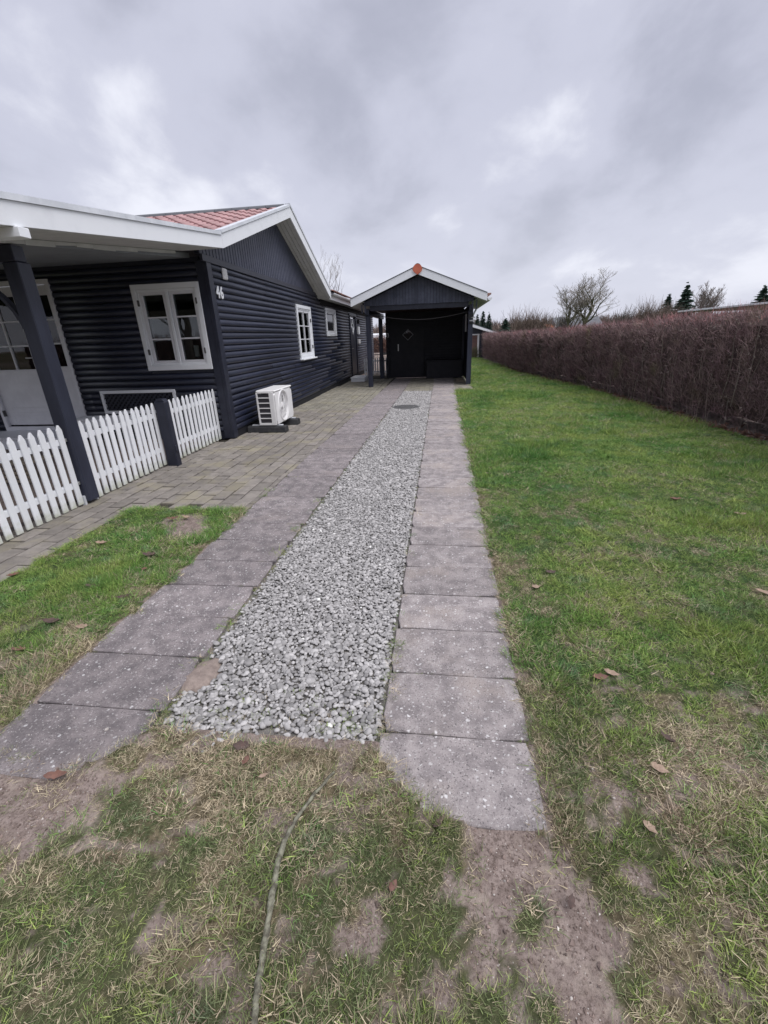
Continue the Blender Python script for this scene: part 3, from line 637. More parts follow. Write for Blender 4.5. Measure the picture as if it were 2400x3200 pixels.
def siding(parent, axis, a0, a1, z0, z1, holes):
    n = int(round((z1-z0)/PITCH))
    for i in range(n):
        z = z0+i*PITCH; segs = [(a0, a1)]
        for (h0, h1, hz0, hz1) in holes:
            if z+PITCH > hz0+.02 and z < hz1-.02:
                ns = []
                for s0, s1 in segs:
                    if h1 <= s0 or h0 >= s1: ns.append((s0, s1)); continue
                    if h0 > s0: ns.append((s0, h0))
                    if h1 < s1: ns.append((h1, s1))
                segs = ns
        cut = []
        for s0, s1 in segs:
            while s1-s0 > 4.6:
                c_ = s0+random.uniform(2.2, 4.2); cut.append((s0, c_-.0015)); s0 = c_+.0015
            cut.append((s0, s1))
        for s0, s1 in cut:
            if s1-s0 < .02: continue
            if axis == 'y': put('siding_board', LOGY, 'siding', parent, (XW+random.uniform(-.0015, .0015), s0, z+random.uniform(-.001, .001)), scale=(1, s1-s0, 1))
            else: put('siding_board', LOGX, 'siding', parent, (s0, YW, z), scale=(s1-s0, 1, 1))
def wall_back(name, axis, a0, a1, z0, z1, holes):
    """thin backing wall with openings"""
    A = sorted({a0, a1, *[h for q in holes for h in q[:2]]}); Z = sorted({z0, z1, *[h for q in holes for h in q[2:]]}); mb = MB()
    for i in range(len(A)-1):
        for j in range(len(Z)-1):
            am, zm = (A[i]+A[i+1])/2, (Z[j]+Z[j+1])/2
            if any(q[0] < am < q[1] and q[2] < zm < q[3] for q in holes): continue
            if axis == 'y': mb.box(XW-.10, XW-.001, A[i], A[i+1], Z[j], Z[j+1])
            else: mb.box(A[i], A[i+1], YW+.001, YW+.10, Z[j], Z[j+1])
    return put(name, mb, 'siding_dark', house)
WF = (-4.92, -3.79, 1.22, 2.50); DF = (-8.06, -6.40, 0.20, 2.65); LV = (-5.93, -4.58, 0.52, 0.85)
W2 = (11.80, 13.05, 1.16, 2.43); W3 = (14.92, 16.29, 1.71, 2.51); D2 = (18.95, 20.35, 0.16, 2.42)
fw = wall_back('front_wall', 'x', -10.0, XW-.1, 0.0, 2.86, [WF, DF])
siding(fw, 'x', -9.6, XW-.035, 0.13, 2.83, [WF, DF, LV])
sw = wall_back('side_wall', 'y', YW, 25.9, 0.0, 2.80, [W2, W3, D2])
siding(sw, 'y', YW+.10, 25.8, 0.13, 2.79, [W2, W3, (18.85, 20.45, 0, 2.6)])
put('foundation', MB().box(XW-.05, XW+.004, YW+.1, 25.8, -.03, .13), 'void', house)
put('corner_board', MB().box(XW-.02, XW+.040, YW-.045, YW+.105, 0.02, 2.775, .004), 'siding_dark', house)
put('corner_board', MB().box(XW-.15, XW-.0205, YW-.040, YW+.05, 0.02, 2.80, .004), 'siding_dark', house)
put('band_board', MB().box(XW+.002, XW+.048, 7.18, 14.32, 2.776, 2.872, .004), 'siding_dark', house)
put('eave_band', MB().box(XW+.002, XW+.03, 14.33, 25.8, 2.60, 2.74, .004), 'void', house)
# gable with vertical boards
ap = (10.78, 4.05)
def gz(y): return 2.915+(y-7.157)*(4.06-2.915)/(10.74-7.157) if y < 10.74 else 4.06-(y-10.74)*(4.06-2.71)/(14.13-10.74)
gb = put('gable', MB().prism([(7.2, 2.873), (14.05, 2.873), (13.72, 2.873), (10.74, 4.06), (7.2, 2.93)], 'x', XW-.08, XW+.004), 'siding_dark', house)
y = 7.16; gp = 0.112
while y < 13.7:
    y1 = y+gp-.022; m = MB()
    z0a, z1a = gz(y)+.015, gz(y1)+.015
    if y1 > 7.2 and min(z0a, z1a) > 2.90:
        pts = [(y, 2.874), (y1, 2.874), (y1, z1a)]+([(10.74, 4.07)] if y < 10.74 < y1 else [])+[(y, z0a)]
        put('gable_board', m.prism(pts, 'x', XW+.004, XW+.026), 'gable', gb)
    y += gp
# soffit boards under the gable overhang and verge
sf = put('gable_soffit', MB().prism([(7.157, 2.935), (10.74, 4.08), (10.74, 4.11), (7.157, 2.965)], 'x', XW+.003, -3.232), 'soffit', house)
for k in range(4):
    x0 = XW+.004+k*.096
    put('soffit_board', MB().prism([(10.74, 4.074), (14.13, 2.724), (14.13, 2.745), (10.74, 4.095)], 'x', x0, x0+.088), 'soffit', sf)
put('soffit_backing', MB().prism([(10.74, 4.096), (14.13, 2.746), (14.13, 2.76), (10.74, 4.11)], 'x', XW, -3.232), 'soffit', house)
def barge(pa, pb, hgt, m='white'):
    return put('barge_board', MB().prism([pa, pb, (pb[0], pb[1]+hgt), (pa[0], pa[1]+hgt)], 'x', -3.229, -3.20), m, house)
b1 = barge((2.4, 2.345), (7.150, 2.9145), .165); b2 = barge((7.153, 2.915), (10.738, 4.06), .185); b3 = barge((10.742, 4.06), (14.13, 2.71), .215)
def cap(pa, pb, h0, parent):
    q = [(pa[0], pa[1]+h0+.002), (pb[0], pb[1]+h0+.002), (pb[0], pb[1]+h0+.048), (pa[0], pa[1]+h0+.048)]
    put('verge_cap', MB().prism(q, 'x', -3.30, -3.184), 'zinc', parent)
cap((2.4, 2.345), (4.9, 2.645), .165, b1); cap((4.902, 2.6455), (7.12, 2.911), .165, b1); cap((7.13, 2.915), (8.98, 3.505), .185, b2); cap((8.982, 3.506), (10.72, 4.06), .185, b2); cap((10.76, 4.06), (14.13, 2.71), .215, b3)
# roof shell and pantiles of the front slope
def rz(y): return 3.075+(y-7.1)*(4.235-3.075)/(10.74-7.1)
rf = put('roof', MB().prism([(7.05, 3.0), (10.74, 4.17), (14.2, 2.80), (14.2, 2.86), (10.74, 4.23), (7.05, 3.06)], 'x', -10.0, -3.302), 'roof_grey', house)
def pantile(wd=0.25, ln=0.39):
    n = 12; top = []; 
    for i in range(n+1):
        t = i/n; z = 0.030*(0.5-0.5*math.cos(2*math.pi*min(1, t/0.62))) if t < .62 else -0.004*math.sin((t-.62)/.38*math.pi)
        top.append((t*wd, z))
    v = [(x, 0, z+.026) for x, z in top]+[(x, ln, z+.004) for x, z in top]+[(x, 0, z+.004) for x, z in top]
    f = [(i, i+1, n+2+i, n+1+i) for i in range(n)]+[(i, 2*n+2+i, 2*n+3+i, i+1) for i in range(n)]
    me = MB().add(v, f).mesh('roof_tile', recalc=False); me.polygons.foreach_set('use_smooth', [i < n for i in range(2*n)]); return me
TILE = pantile(); sl = math.atan2(4.235-3.075, 10.74-7.1)
for r in range(11):
    for c in range(20):
        yy = 7.08+r*0.34*math.cos(sl)
        put('roof_tile', TILE, 'tile', rf, (-3.30-.25-c*.235, yy, rz(yy)+.0), (sl, 0, 0))
for k in range(16):
    x1 = -3.31-k*.38
    mb = MB(); pts = []
    for i in range(7):
        a = math.pi*i/6; pts.append((10.74-0.11*math.cos(a), 4.235+.075*math.sin(a)))
    put('ridge_cap', mb.prism(pts, 'x', x1-.39, x1), 'roof_grey', rf, rot=(0, 0, 0))
# rear wing: eave, gutter, tiles
put('wing_fascia', MB().box(-3.275, -3.25, 14.2, 25.8, 2.71, 2.865, .003), 'white', house)
put('wing_soffit', MB().box(XW+.03, -3.276, 14.2, 25.8, 2.745, 2.765), 'soffit', house)
wr = put('wing_roof', MB().prism([(-3.20, 2.90), (-6.4, 4.0), (-9.6, 2.9), (-9.6, 2.86), (-6.4, 3.96), (-3.20, 2.868)], 'y', 14.25, 25.9), 'roof_grey', house)
g = MB(); n = 8
vv = []
for yy in (14.25, 25.8):
    for i in range(n+1):
        a = math.pi*i/n; vv.append((-3.185-.062*math.cos(a)*-1-.0, yy, 2.885-.065*math.sin(a)))
    for i in range(n+1):
        a = math.pi*i/n; vv.append((-3.185+.056*math.cos(a), yy, 2.885-.058*math.sin(a)))
g.add(vv, [(i, i+1, 2*n+2+i+1, 2*n+2+i) for i in range(n)]+[(n+1+i, n+2+i, 3*n+4+i, 3*n+3+i) for i in range(n)])
put('gutter', g, 'white', house)
a2 = math.atan2(1.1, 3.2); TILE2 = TILE.copy(); TILE2.materials.clear()
for k in range(14):
    for r in range(2):
        put('roof_tile', TILE2, 'tile_brown', wr, (-3.155-r*.32, 14.30+k*.235, 2.915+r*.11), (a2, 0, math.pi/2), label='weathered brown tile of the rear wing eave' if (k, r) == (0, 0) else None)
# porch
def pz(y): return 2.9145-(7.15-y)*0.1198
put('porch_roof', MB().prism([(2.3, pz(2.3)+.07), (7.3, pz(7.3)+.07), (7.3, pz(7.3)+.15), (2.3, pz(2.3)+.15)], 'x', -10, -3.302), 'roof_grey', house)
put('porch_ceiling', MB().prism([(2.3, pz(2.3)-.03), (7.338, pz(7.338)-.088), (7.338, pz(7.338)-.02), (2.3, pz(2.3)+.03)], 'x', -10, -3.86), 'ceiling_shade', house)
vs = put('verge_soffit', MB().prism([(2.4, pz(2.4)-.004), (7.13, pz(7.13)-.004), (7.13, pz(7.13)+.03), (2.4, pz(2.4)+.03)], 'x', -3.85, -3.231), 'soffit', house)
rnd = random.Random(5); yy = 2.5
while yy < 6.9:
    L = rnd.uniform(.22, .46); dz = rnd.uniform(-.012, .004); t = rnd.uniform(-.008, .012)
    put('ceiling_edge_strip', MB().prism([(yy, pz(yy)-.045+dz), (yy+L, pz(yy+L)-.045+dz+t), (yy+L, pz(yy+L)-.008), (yy, pz(yy)-.008)], 'x', -3.85+.002, -3.832), 'soffit', vs); yy += L+.004
put('eave_beam', MB().box(-9.8, -3.165, 3.50, 3.60, 2.405, 2.475, .004), 'white', house)
put('porch_beam', MB().box(-9.8, -3.80, 4.06, 4.19, 2.352, 2.485, .006), 'post', house)
post = put('porch_post', MB().box(-3.945, -3.79, 4.062, 4.214, 0.03, 2.35, .008), 'post', house)
put('post_shoe', MB().box(-3.93, -3.83, 4.04, 4.061, -.02, .10).box(-3.93, -3.83, 4.215, 4.23, -.02, .10), 'zinc', post)
br = MB(); pts = []
for i in range(11):
    t = i/10; a = t*math.pi/2; pts.append((-3.95-0.75*(1-math.cos(a)), 1.62+0.70*math.sin(a)))
pin = []
for i in range(11):
    t = i/10; a = t*math.pi/2; pin.append((-3.94-0.50*(1-math.cos(a))-.0, 1.82+0.53*math.sin(a)))
poly = [(-3.944, 1.60)]+pts[:-1]+[(-4.70, 2.351)]+[(-4.42, 2.351)]+[(-3.944-0.10*(i/6)**0.5-0.36*(i/6)**2, 1.86+.46*(i/6)) for i in range(5, -1, -1)]
put('curved_brace', br.prism(poly, 'y', 4.10, 4.165), 'post', house)
# lattice vent
lv = put('lattice_vent', MB().box(-5.93, -4.58, YW-.004, YW+.02, .52, .85), 'void', house)
for a, b_, c, d in ((-5.97, -4.545, .835, .885), (-5.97, -4.545, .485, .535)): put('frame_rail', MB().box(a, b_, YW-.05, YW-.005, c, d, .004), 'white', lv)
for a, b_ in ((-5.97, -5.92), (-4.595, -4.545)): put('frame_stile', MB().box(a, b_, YW-.05, YW-.005, .536, .834, .004), 'white', lv)
x = -6.2
while x < -4.3:
    for s in (1, -1):
        p0 = Vector((x, 0, .54)); dx = .29*s; xa, xb = x, x+dx
        lo, hi = -5.915, -4.60
        if s == 1: t0 = max(0, (lo-xa)/(xb-xa)); t1 = min(1, (hi-xa)/(xb-xa))
        else: t0 = max(0, (hi-xa)/(xb-xa)); t1 = min(1, (lo-xa)/(xb-xa))
        if t1-t0 > .12:
            A = (xa+dx*t0, .54+.29*t0); B = (xa+dx*t1, .54+.29*t1); w = .018
            put('lattice_strip', MB().prism([(A[0]-w, A[1]), (A[0]+w, A[1]), (B[0]+w, B[1]), (B[0]-w, B[1])], 'y', YW-.022-(.009 if s == 1 else 0), YW-.014-(.009 if s == 1 else 0)), 'siding_dark', lv)
    x += .085
# windows and doors
def mapper(axis):
    if axis == 'x': return lambda mb, u0, u1, d0, d1, z0, z1, b=.004: mb.box(u0, u1, YW-d0, YW-d1, z0, z1, b)
    return lambda mb, u0, u1, d0, d1, z0, z1, b=.004: mb.box(XW+d0, XW+d1, u0, u1, z0, z1, b)
def ring(bx, u0, u1, z0, z1, w, d0, d1, bw=None):
    bw = bw or w; m = MB(); bx(m, u0, u1, d0, d1, z1-w, z1); bx(m, u0, u1, d0, d1, z0, z0+bw); bx(m, u0, u0+w, d0, d1, z0+bw, z1-w); bx(m, u1-w, u1, d0, d1, z0+bw, z1-w); return m
def window(axis, u0, u1, z0, z1, glass, rows, cols, label, hinges=(), sill=False, mull=None, depth=-.04):
    bx = mapper(axis)
    w = put('window', ring(bx, u0, u1, z0, z1, .078, -.02, .052), 'white', house, label=label)
    put('inner_frame', ring(bx, u0+.079, u1-.079, z0+.079, z1-.079, .035, -.07, .030), 'white', w)
    if mull: put('mullion', bx(MB(), mull-.024, mull+.024, -.06, .036, z0+.08, z1-.08), 'white', w)
    for (g0, g1, gz0, gz1) in glass:
        put('sash', ring(bx, g0-.052, g1+.052, gz0-.058, gz1+.052, .050, depth-.03, .020), 'white_door', w)
        H = (gz1-gz0)/rows; U = (g1-g0)/cols
        for r in range(1, rows): put('muntin', bx(MB(), g0-.003, g1+.003, depth, .012, gz0+r*H-.012, gz0+r*H+.012, .003), 'white_door', w)
        for c in range(1, cols): put('muntin', bx(MB(), g0+c*U-.013, g0+c*U+.013, depth, .0135, gz0-.003, gz1+.003, .003), 'white_door', w)
        for r in range(rows):
            for c in range(cols):
                m = MB(); a, b_, c_, d_ = g0+c*U, g0+(c+1)*U, gz0+r*H, gz0+(r+1)*H
                bx(m, a, b_, -.006, -.012, c_, d_, 0); put('pane', m, 'glass', w)
    for (hu, hz) in hinges: put('hinge', bx(MB(), hu-.014, hu+.014, .030, .060, hz-.045, hz+.045, .006), 'hinge', w)
    if sill: put('sill', bx(MB(), u0-.03, u1+.06, -.02, .115, z0-.035, z0-.002, .005), 'white', w)
    return w
window('x', -4.94, -3.772, 1.20, 2.516, [(-4.775, -4.43, 1.365, 2.355), (-4.262, -3.915, 1.365, 2.355)], 3, 1, 'white double casement window with six panes beside the corner',
       [(-4.855, 2.245), (-4.855, 1.497), (-3.85, 2.245), (-3.85, 1.497)], mull=-4.346)
window('y', 11.77, 13.08, 1.14, 2.45, [(11.92, 12.40, 1.29, 2.28), (12.46, 12.93, 1.29, 2.28)], 3, 1, 'white six-pane casement window with sill on the side wall', [(12.99, 2.1), (12.99, 1.42)], True)
window('y', 14.89, 16.32, 1.69, 2.535, [(15.06, 16.12, 1.865, 2.375)], 1, 1, 'small square white window on the side wall')
# entrance door with side light
dr = put('door', ring(mapper('x'), -8.10, -6.365, 0.20, 2.675, .075, -.02, .045), 'white_door', house, label='white glazed entrance door with side light under the porch')
bx = mapper('x')
put('door_post', bx(MB(), -7.0, -6.925, -.04, .03, .276, 2.599), 'white_door', dr)
def glazed_leaf(u0, u1, gu0, gu1, gz0, gz1, rows, cols):
    m = MB(); bx(m, u0, gu0, -.05, -.004, .30, 2.597); bx(m, gu1, u1, -.05, -.004, .30, 2.597); bx(m, gu0, gu1, -.05, -.004, gz1, 2.597); bx(m, gu0, gu1, -.05, -.004, .30, gz0)
    lf = put('door_leaf', m, 'white_door', dr)
    put('glazing_bead', ring(bx, gu0-.012, gu1+.012, gz0-.02, gz1+.012, .016, -.01, .010), 'white_door', dr)
    H = (gz1-gz0)/rows; U = (gu1-gu0)/cols
    for r in range(1, rows): put('muntin', bx(MB(), gu0, gu1, -.035, .002, gz0+r*H-.013, gz0+r*H+.013, .003), 'white_door', dr)
    for c in range(1, cols): put('muntin', bx(MB(), gu0+c*U-.014, gu0+c*U+.014, -.034, .004, gz0, gz1, .003), 'white_door', dr)
    for r in range(rows):
        for c in range(cols): put('pane', bx(MB(), gu0+c*U, gu0+(c+1)*U, -.022, -.028, gz0+r*H, gz0+(r+1)*H, 0), 'glass', dr)
    put('panel', bx(MB(), gu0+.0, gu1-.0, -.004, .006, .62, gz0-.09, .004), 'white_door', dr)
    put('bottom_rail', bx(MB(), gu0-.02, gu1+.02, -.004, .010, .47, .535, .004), 'white_door', dr)
glazed_leaf(-8.02, -7.002, -7.87, -7.11, 1.285, 2.45, 3, 2)
glazed_leaf(-6.923, -6.442, -6.86, -6.47, 1.315, 2.448, 3, 1)
put('door_handle', MB().tube([(-7.055, YW+.0, 1.475), (-7.055, YW-.055, 1.475), (-7.08, YW-.06, 1.475), (-7.19, YW-.058, 1.475)], .0095, 8), 'steel', dr)
put('lock', MB().tube([(-7.05, YW+.0, 1.365), (-7.05, YW-.016, 1.365)], .022, 14), 'steel', dr)
for z in (.52, 1.4, 2.3): put('hinge', bx(MB(), -8.045, -8.015, .0, .05, z-.055, z+.055, .005), 'hinge', dr)
put('threshold', bx(MB(), -8.12, -6.35, -.02, .09, .12, .198, .005), 'white', dr)
# side door of the rear wing
sdoor = put('side_door', MB().box(XW-.03, XW+.012, 19.04, 20.27, .17, 2.36, .004), 'siding_dark', house, label='black side door with a diamond window')
for a, b_ in ((18.92, 19.03), (20.28, 20.42)): put('door_casing', MB().box(XW-.02, XW+.05, a, b_, .12, 2.46, .004), 'siding_dark', sdoor)
put('door_casing', MB().box(XW-.02, XW+.045, 18.92, 20.42, 2.461, 2.56, .004), 'siding_dark', sdoor)
def diamond(x, cy, cz, ry, rz_, w, t):
    o = [(cy, cz-rz_), (cy+ry, cz), (cy, cz+rz_), (cy-ry, cz)]; k = 1-w/ry; i = [(cy, cz-rz_*k), (cy+ry*k, cz), (cy, cz+rz_*k), (cy-ry*k, cz)]
    v = [(x, *p) for p in o]+[(x, *p) for p in i]+[(x+t, *p) for p in o]+[(x+t, *p) for p in i]; f = []
    for j in range(4):
        k2 = (j+1) % 4; f += [(8+j, 8+k2, 12+k2, 12+j), (j, k2, 8+k2, 8+j), (4+j, 4+k2, 12+k2, 12+j), (j, k2, 4+k2, 4+j)]
    return v, f, i
v, f, i = diamond(XW+.013, 19.6, 2.03, .30, .30, .05, .02); put('diamond_frame', MB().add(v, f), 'white', sdoor)
put('diamond_pane', MB().add([(XW+.018, *p) for p in i], [(0, 1, 2, 3)]), 'glass', sdoor)
put('door_handle', MB().tube([(XW+.012, 19.14, 1.2), (XW+.06, 19.14, 1.2), (XW+.065, 19.27, 1.2)], .01, 6), 'steel', sdoor)
put('meter_box', MB().box(XW+.02, XW+.10, 20.62, 20.95, 1.76, 2.07, .01), 'white', house)
put('wall_lamp', MB().box(XW+.02, XW+.12, 20.75, 20.88, 2.20, 2.36, .015), 'rubber', house)
sb = put('socket_box', MB().box(XW+.02, XW+.09, 20.6, 21.05, 1.36, 1.54, .01), 'plastic_grey', house)
# house number and ventilation grille
def digit(ch, y, z, h):
    cu = bpy.data.curves.new('digit', 'FONT'); cu.body = ch; cu.size = h/0.70; cu.extrude = .006; cu.bevel_depth = 0.0025; cu.offset = .0035
    t = bpy.data.objects.new('tmp', cu); C.objects.link(t); bpy.context.view_layer.update()
    me = bpy.data.meshes.new_from_object(t.evaluated_get(bpy.context.evaluated_depsgraph_get())); bpy.data.objects.remove(t); bpy.data.curves.remove(cu)
    me.materials.clear()
    return put('number_digit', me, 'white', house, (XW+.048, y, z), (math.pi/2, 0, math.pi/2), (.86, 1, 1))
digit('4', 7.462, 2.288, .172); digit('6', 7.592, 2.288, .172)
vg = put('vent_grille', MB().box(XW+.02, XW+.052, 7.815, 7.975, 2.59, 2.76, .01), 'plastic_grey', house)
for k in range(7): put('louvre', MB().box(XW+.0525, XW+.060, 7.83, 7.96, 2.606+k*.0205, 2.617+k*.0205, .003), 'plastic', vg)
# dim rooms behind the glass
def room(name, x0, x1, y0, y1, z0, z1, open_axis):
    v = [(x, y, z) for z in (z0, z1) for y in (y0, y1) for x in (x0, x1)]
    f = [(0, 2, 3, 1), (4, 5, 7, 6), (0, 1, 5, 4), (2, 6, 7, 3), (0, 4, 6, 2), (1, 3, 7, 5)]
    f = [q for i, q in enumerate(f) if i != open_axis]; put(name, MB().add(v, f), 'room', house)
room('front_room', -9.5, -3.74, YW+.101, 10.9, .15, 2.6, 2)
room('side_room', -7.0, XW-.101, 11.2, 17.5, .15, 2.6, 5)

# candles standing inside the front window
for (x, y, h, lab) in ((-4.13, YW+.20, .17, 'white pillar candle on a stand behind the right sash'), (-3.965, YW+.30, .30, 'taller pale candle behind the first, near the window edge')):
    c = thing('candle_holder', lab, 'candle', (x, y, 1.20), group='candles inside the front window')
    put('stand', MB().tube([(x, y, 1.20), (x, y, 1.21), (x, y, 1.215), (x, y, 1.33+h*.3), (x, y, 1.34+h*.3), (x, y, 1.35+h*.3)], [.045, .045, .008, .008, .04, .042], 12), 'hinge', c)
    put('candle', MB().tube([(x, y, 1.351+h*.3), (x, y, 1.355+h*.3+.17), (x, y, 1.36+h*.3+.17)], [.042, .042, .030], 14), 'wax', c)
put('window_board', MB().box(-4.9, -3.80, YW+.101, YW+.42, 1.165, 1.199, .004), 'white', house)

# ------------------------------------------------------------------ picket fence
def picket_mesh():
    w, h, t = .066, .865, .019; b = .004
    poly = [(-w/2, 0), (w/2, 0), (w/2, h-.052), (.008, h), (-.008, h), (-w/2, h-.052)]
    return MB().prism(poly, 'x', -t/2, t/2).mesh('picket')
PK = picket_mesh()
bmx = bmesh.new(); bmx.from_mesh(PK); bmesh.ops.bevel(bmx, geom=bmx.edges[:], offset=.0035, segments=1, affect='EDGES'); bmx.to_mesh(PK); bmx.free()
def add_algae(m, z0, z1):
    nt = m.node_tree; N = nt.nodes; Lk = nt.links; b = N['Principled BSDF']; old = b.inputs['Base Color'].links[0].from_socket
    tc = N.new('ShaderNodeTexCoord'); sp = N.new('ShaderNodeSeparateXYZ'); Lk.new(tc.outputs['Object'], sp.inputs[0]); g = N.new('ShaderNodeNewGeometry')
    no = N.new('ShaderNodeTexNoise'); no.inputs['Scale'].default_value = 14; no.inputs['Detail'].default_value = 6; Lk.new(g.outputs['Position'], no.inputs['Vector'])
    ad = N.new('ShaderNodeMath'); ad.operation = 'MULTIPLY_ADD'; Lk.new(no.outputs[0], ad.inputs[0]); ad.inputs[1].default_value = -.28; Lk.new(sp.outputs[2], ad.inputs[2])
    mr = N.new('ShaderNodeMapRange'); mr.interpolation_type = 'SMOOTHSTEP'; Lk.new(ad.outputs[0], mr.inputs[0]); mr.inputs[1].default_value = z1; mr.inputs[2].default_value = z0; mr.inputs[4].default_value = .75
    mx = N.new('ShaderNodeMix'); mx.data_type = 'RGBA'; Lk.new(mr.outputs[0], mx.inputs[0]); Lk.new(old, mx.inputs[6]); mx.inputs[7].default_value = (.42, .44, .30, 1); Lk.new(mx.outputs[2], b.inputs['Base Color'])
add_algae(MT['picket'], -.20, .02)
def fence(x, ys, label, z0=.012, zr=(.20, .675), group='white picket panels along the patio', end=(.03, .03)):
    t = thing('picket_fence', label, 'fence', (x, (ys[0]+ys[-1])/2, 0), group); rnd = random.Random(int(ys[0]*100))
    for z in zr: put('rail', MB().box(x-.052, x-.0105, ys[0]-end[0]-.02, ys[-1]+end[1]+.02, z, z+.062, .004), 'picket', t)
    for y in ys: put('picket', PK, 'picket', t, (x+rnd.uniform(-.002, .002), y, z0+rnd.uniform(-.004, .004)), (rnd.uniform(-.008, .008), rnd.uniform(-.006, .006), rnd.uniform(-.02, .02)))
    return t
f1 = fence(-3.85, [4.0-.1075*i for i in range(24)][::-1], 'white picket fence panel in front of the porch post')
for z in (.23, .70): put('latch', MB().box(-3.86, -3.835, 4.037, 4.06, z, z+.035, .004), 'steel', f1)
fence(-3.85, [4.295+.1075*i for i in range(13)], 'white picket gate panel between the porch post and the short post', end=(.03, -.02))
fence(-3.84, [5.735+.1175*i for i in range(16)], 'white picket fence panel between the short post and house corner', end=(.015, .01))
gp_ = thing('gate_post', 'short black square gate post between two white picket panels', 'post', (-3.75, 5.63, 0))
put('shaft', MB().box(-3.825, -3.665, 5.595, 5.705, -.03, .895, .012), 'siding_dark', gp_); put('top_cap', MB().prism([(-3.815, .8955), (-3.675, .8955), (-3.70, .925), (-3.79, .925)], 'y', 5.602, 5.698), 'siding_dark', gp_)
put('latch_plate', MB().box(-3.665, -3.648, 5.60, 5.66, .20, .29, .004), 'siding_dark', gp_)

# patio things behind the fence
bn = thing('garden_bench', 'low white slatted bench on the patio behind the picket gate', 'bench', (-5.45, 6.65, 0))
for k in range(4): put('seat_slat', MB().box(-6.0, -4.95, 6.45+k*.10, 6.53+k*.10, .50, .53, .004), 'white', bn)
put('apron', MB().box(-5.95, -5.0, 6.46, 6.485, .41, .498, .003), 'white', bn)
for x in (-5.95, -5.05):
    for y in (6.49, 6.80): put('leg', MB().box(x, x+.055, y-.0, y+.05, 0, .499, .004), 'white', bn)
st = thing('door_step', 'white wooden step below the porch entrance door', 'step', (-7.2, 6.9, 0))
put('tread', MB().box(-8.3, -6.2, 6.62, 7.28, .165, .20, .005), 'white', st); put('riser', MB().box(-8.25, -6.25, 6.64, 6.665, .0, .1645, .003), 'white', st)
pl = thing('slatted_crate', 'weathered wooden slatted crate on the patio behind the fence', 'crate', (-5.4, 4.85, 0))
for k in range(4): put('front_slat', MB().box(-6.0, -5.12, 4.70, 4.72, .03+k*.055, .065+k*.055, .003), 'bench_wood', pl)
for k in range(4): put('top_slat', MB().box(-6.0, -5.12, 4.70+k*.11, 4.79+k*.11, .262, .282, .003), 'bench_wood', pl)
for x in (-6.0, -5.17):
    for y in (4.721, 5.03): put('corner_leg', MB().box(x, x+.05, y, y+.05, 0, .26, .003), 'bench_wood', pl)

# ------------------------------------------------------------------ heat pump
hp = thing('heat_pump', 'white outdoor heat pump unit on two black feet by the wall', 'heat pump', (-3.17, 8.35, 0))
x0, x1, y0, y1, z0, z1 = -3.335, -3.002, 7.875, 8.855, .135, .765
c = MB(); c.box(x0, x1, y0+.03, y1, z0+.02, z1-.035, .015)
cas = put('casing', c, 'plastic', hp)
# open the fan face: recessed dish built proud of the casing, inside a front shroud with a round hole
cy, cz, rr = 8.29, .445, .272
def shroud():
    n = 48; v = []; f = []
    def sq(a):
        ca, sa = math.cos(a), math.sin(a); hw0, hw1 = (y1-.012-cy), (cy-y0-.012); hz0, hz1 = z1-.04-cz, cz-z0-.014
        t = min((hw0/ca if ca > 1e-6 else 9), (hw1/-ca if ca < -1e-6 else 9), (hz0/sa if sa > 1e-6 else 9), (hz1/-sa if sa < -1e-6 else 9)); return cy+ca*t, cz+sa*t
    for k in range(n):
        a = 2*math.pi*k/n; p = sq(a); u = (math.cos(a), math.sin(a))
        v += [(x1+.001, *p), (x1+.030, p[0], p[1]), (x1+.034, cy+u[0]*(rr+.03), cz+u[1]*(rr+.03)), (x1+.046, cy+u[0]*(rr+.012), cz+u[1]*(rr+.012)), (x1+.040, cy+u[0]*rr, cz+u[1]*rr), (x1+.002, cy+u[0]*(rr-.02), cz+u[1]*(rr-.02))]
    for k in range(n):
        a, b = k*6, ((k+1) % n)*6
        for j in range(5): f.append((a+j, a+j+1, b+j+1, b+j))
    return MB().add(v, f)
put('front_panel', shroud(), 'plastic', hp, smooth=False)
put('top_lid', MB().box(x0-.004, x1+.036, y0+.022, y1+.004, z1-.034, z1, .014), 'plastic', hp)
fan = put('fan', MB().tube([(x1+.003, cy, cz), (x1+.0035, cy, cz)], [rr-.021, rr-.022], 40), 'plastic_grey', hp)
put('hub', MB().tube([(x1+.004, cy, cz), (x1+.026, cy, cz), (x1+.032, cy, cz)], [.062, .060, .035], 20), 'plastic', fan)
for k in range(3):
    a0 = rad(40+120*k); v = []; n = 9
    for i in range(n):
        t = i/(n-1); r = .055+(.238-.055)*t
        for s in (0, 1):
            a = a0+(-.30-.25*t if s == 0 else .55+.15*t); v.append((x1+(.006 if s == 0 else .024), cy+r*math.cos(a), cz+r*math.sin(a)))
    put('blade', MB().add(v, [(2*i, 2*i+1, 2*i+3, 2*i+2) for i in range(n-1)]), 'plastic', fan)
gd = MB()
for r in (.09, .15, .21, .262):
    gd.tube([(x1+.040, cy+r*math.cos(2*math.pi*k/32), cz+r*math.sin(2*math.pi*k/32)) for k in range(33)], .0022, 4, False)
for k in range(8):
    a = 2*math.pi*k/8; gd.tube([(x1+.040, cy+.05*math.cos(a), cz+.05*math.sin(a)), (x1+.040, cy+.268*math.cos(a), cz+.268*math.sin(a))], .0022, 4)
put('fan_guard', gd, 'plastic', hp)
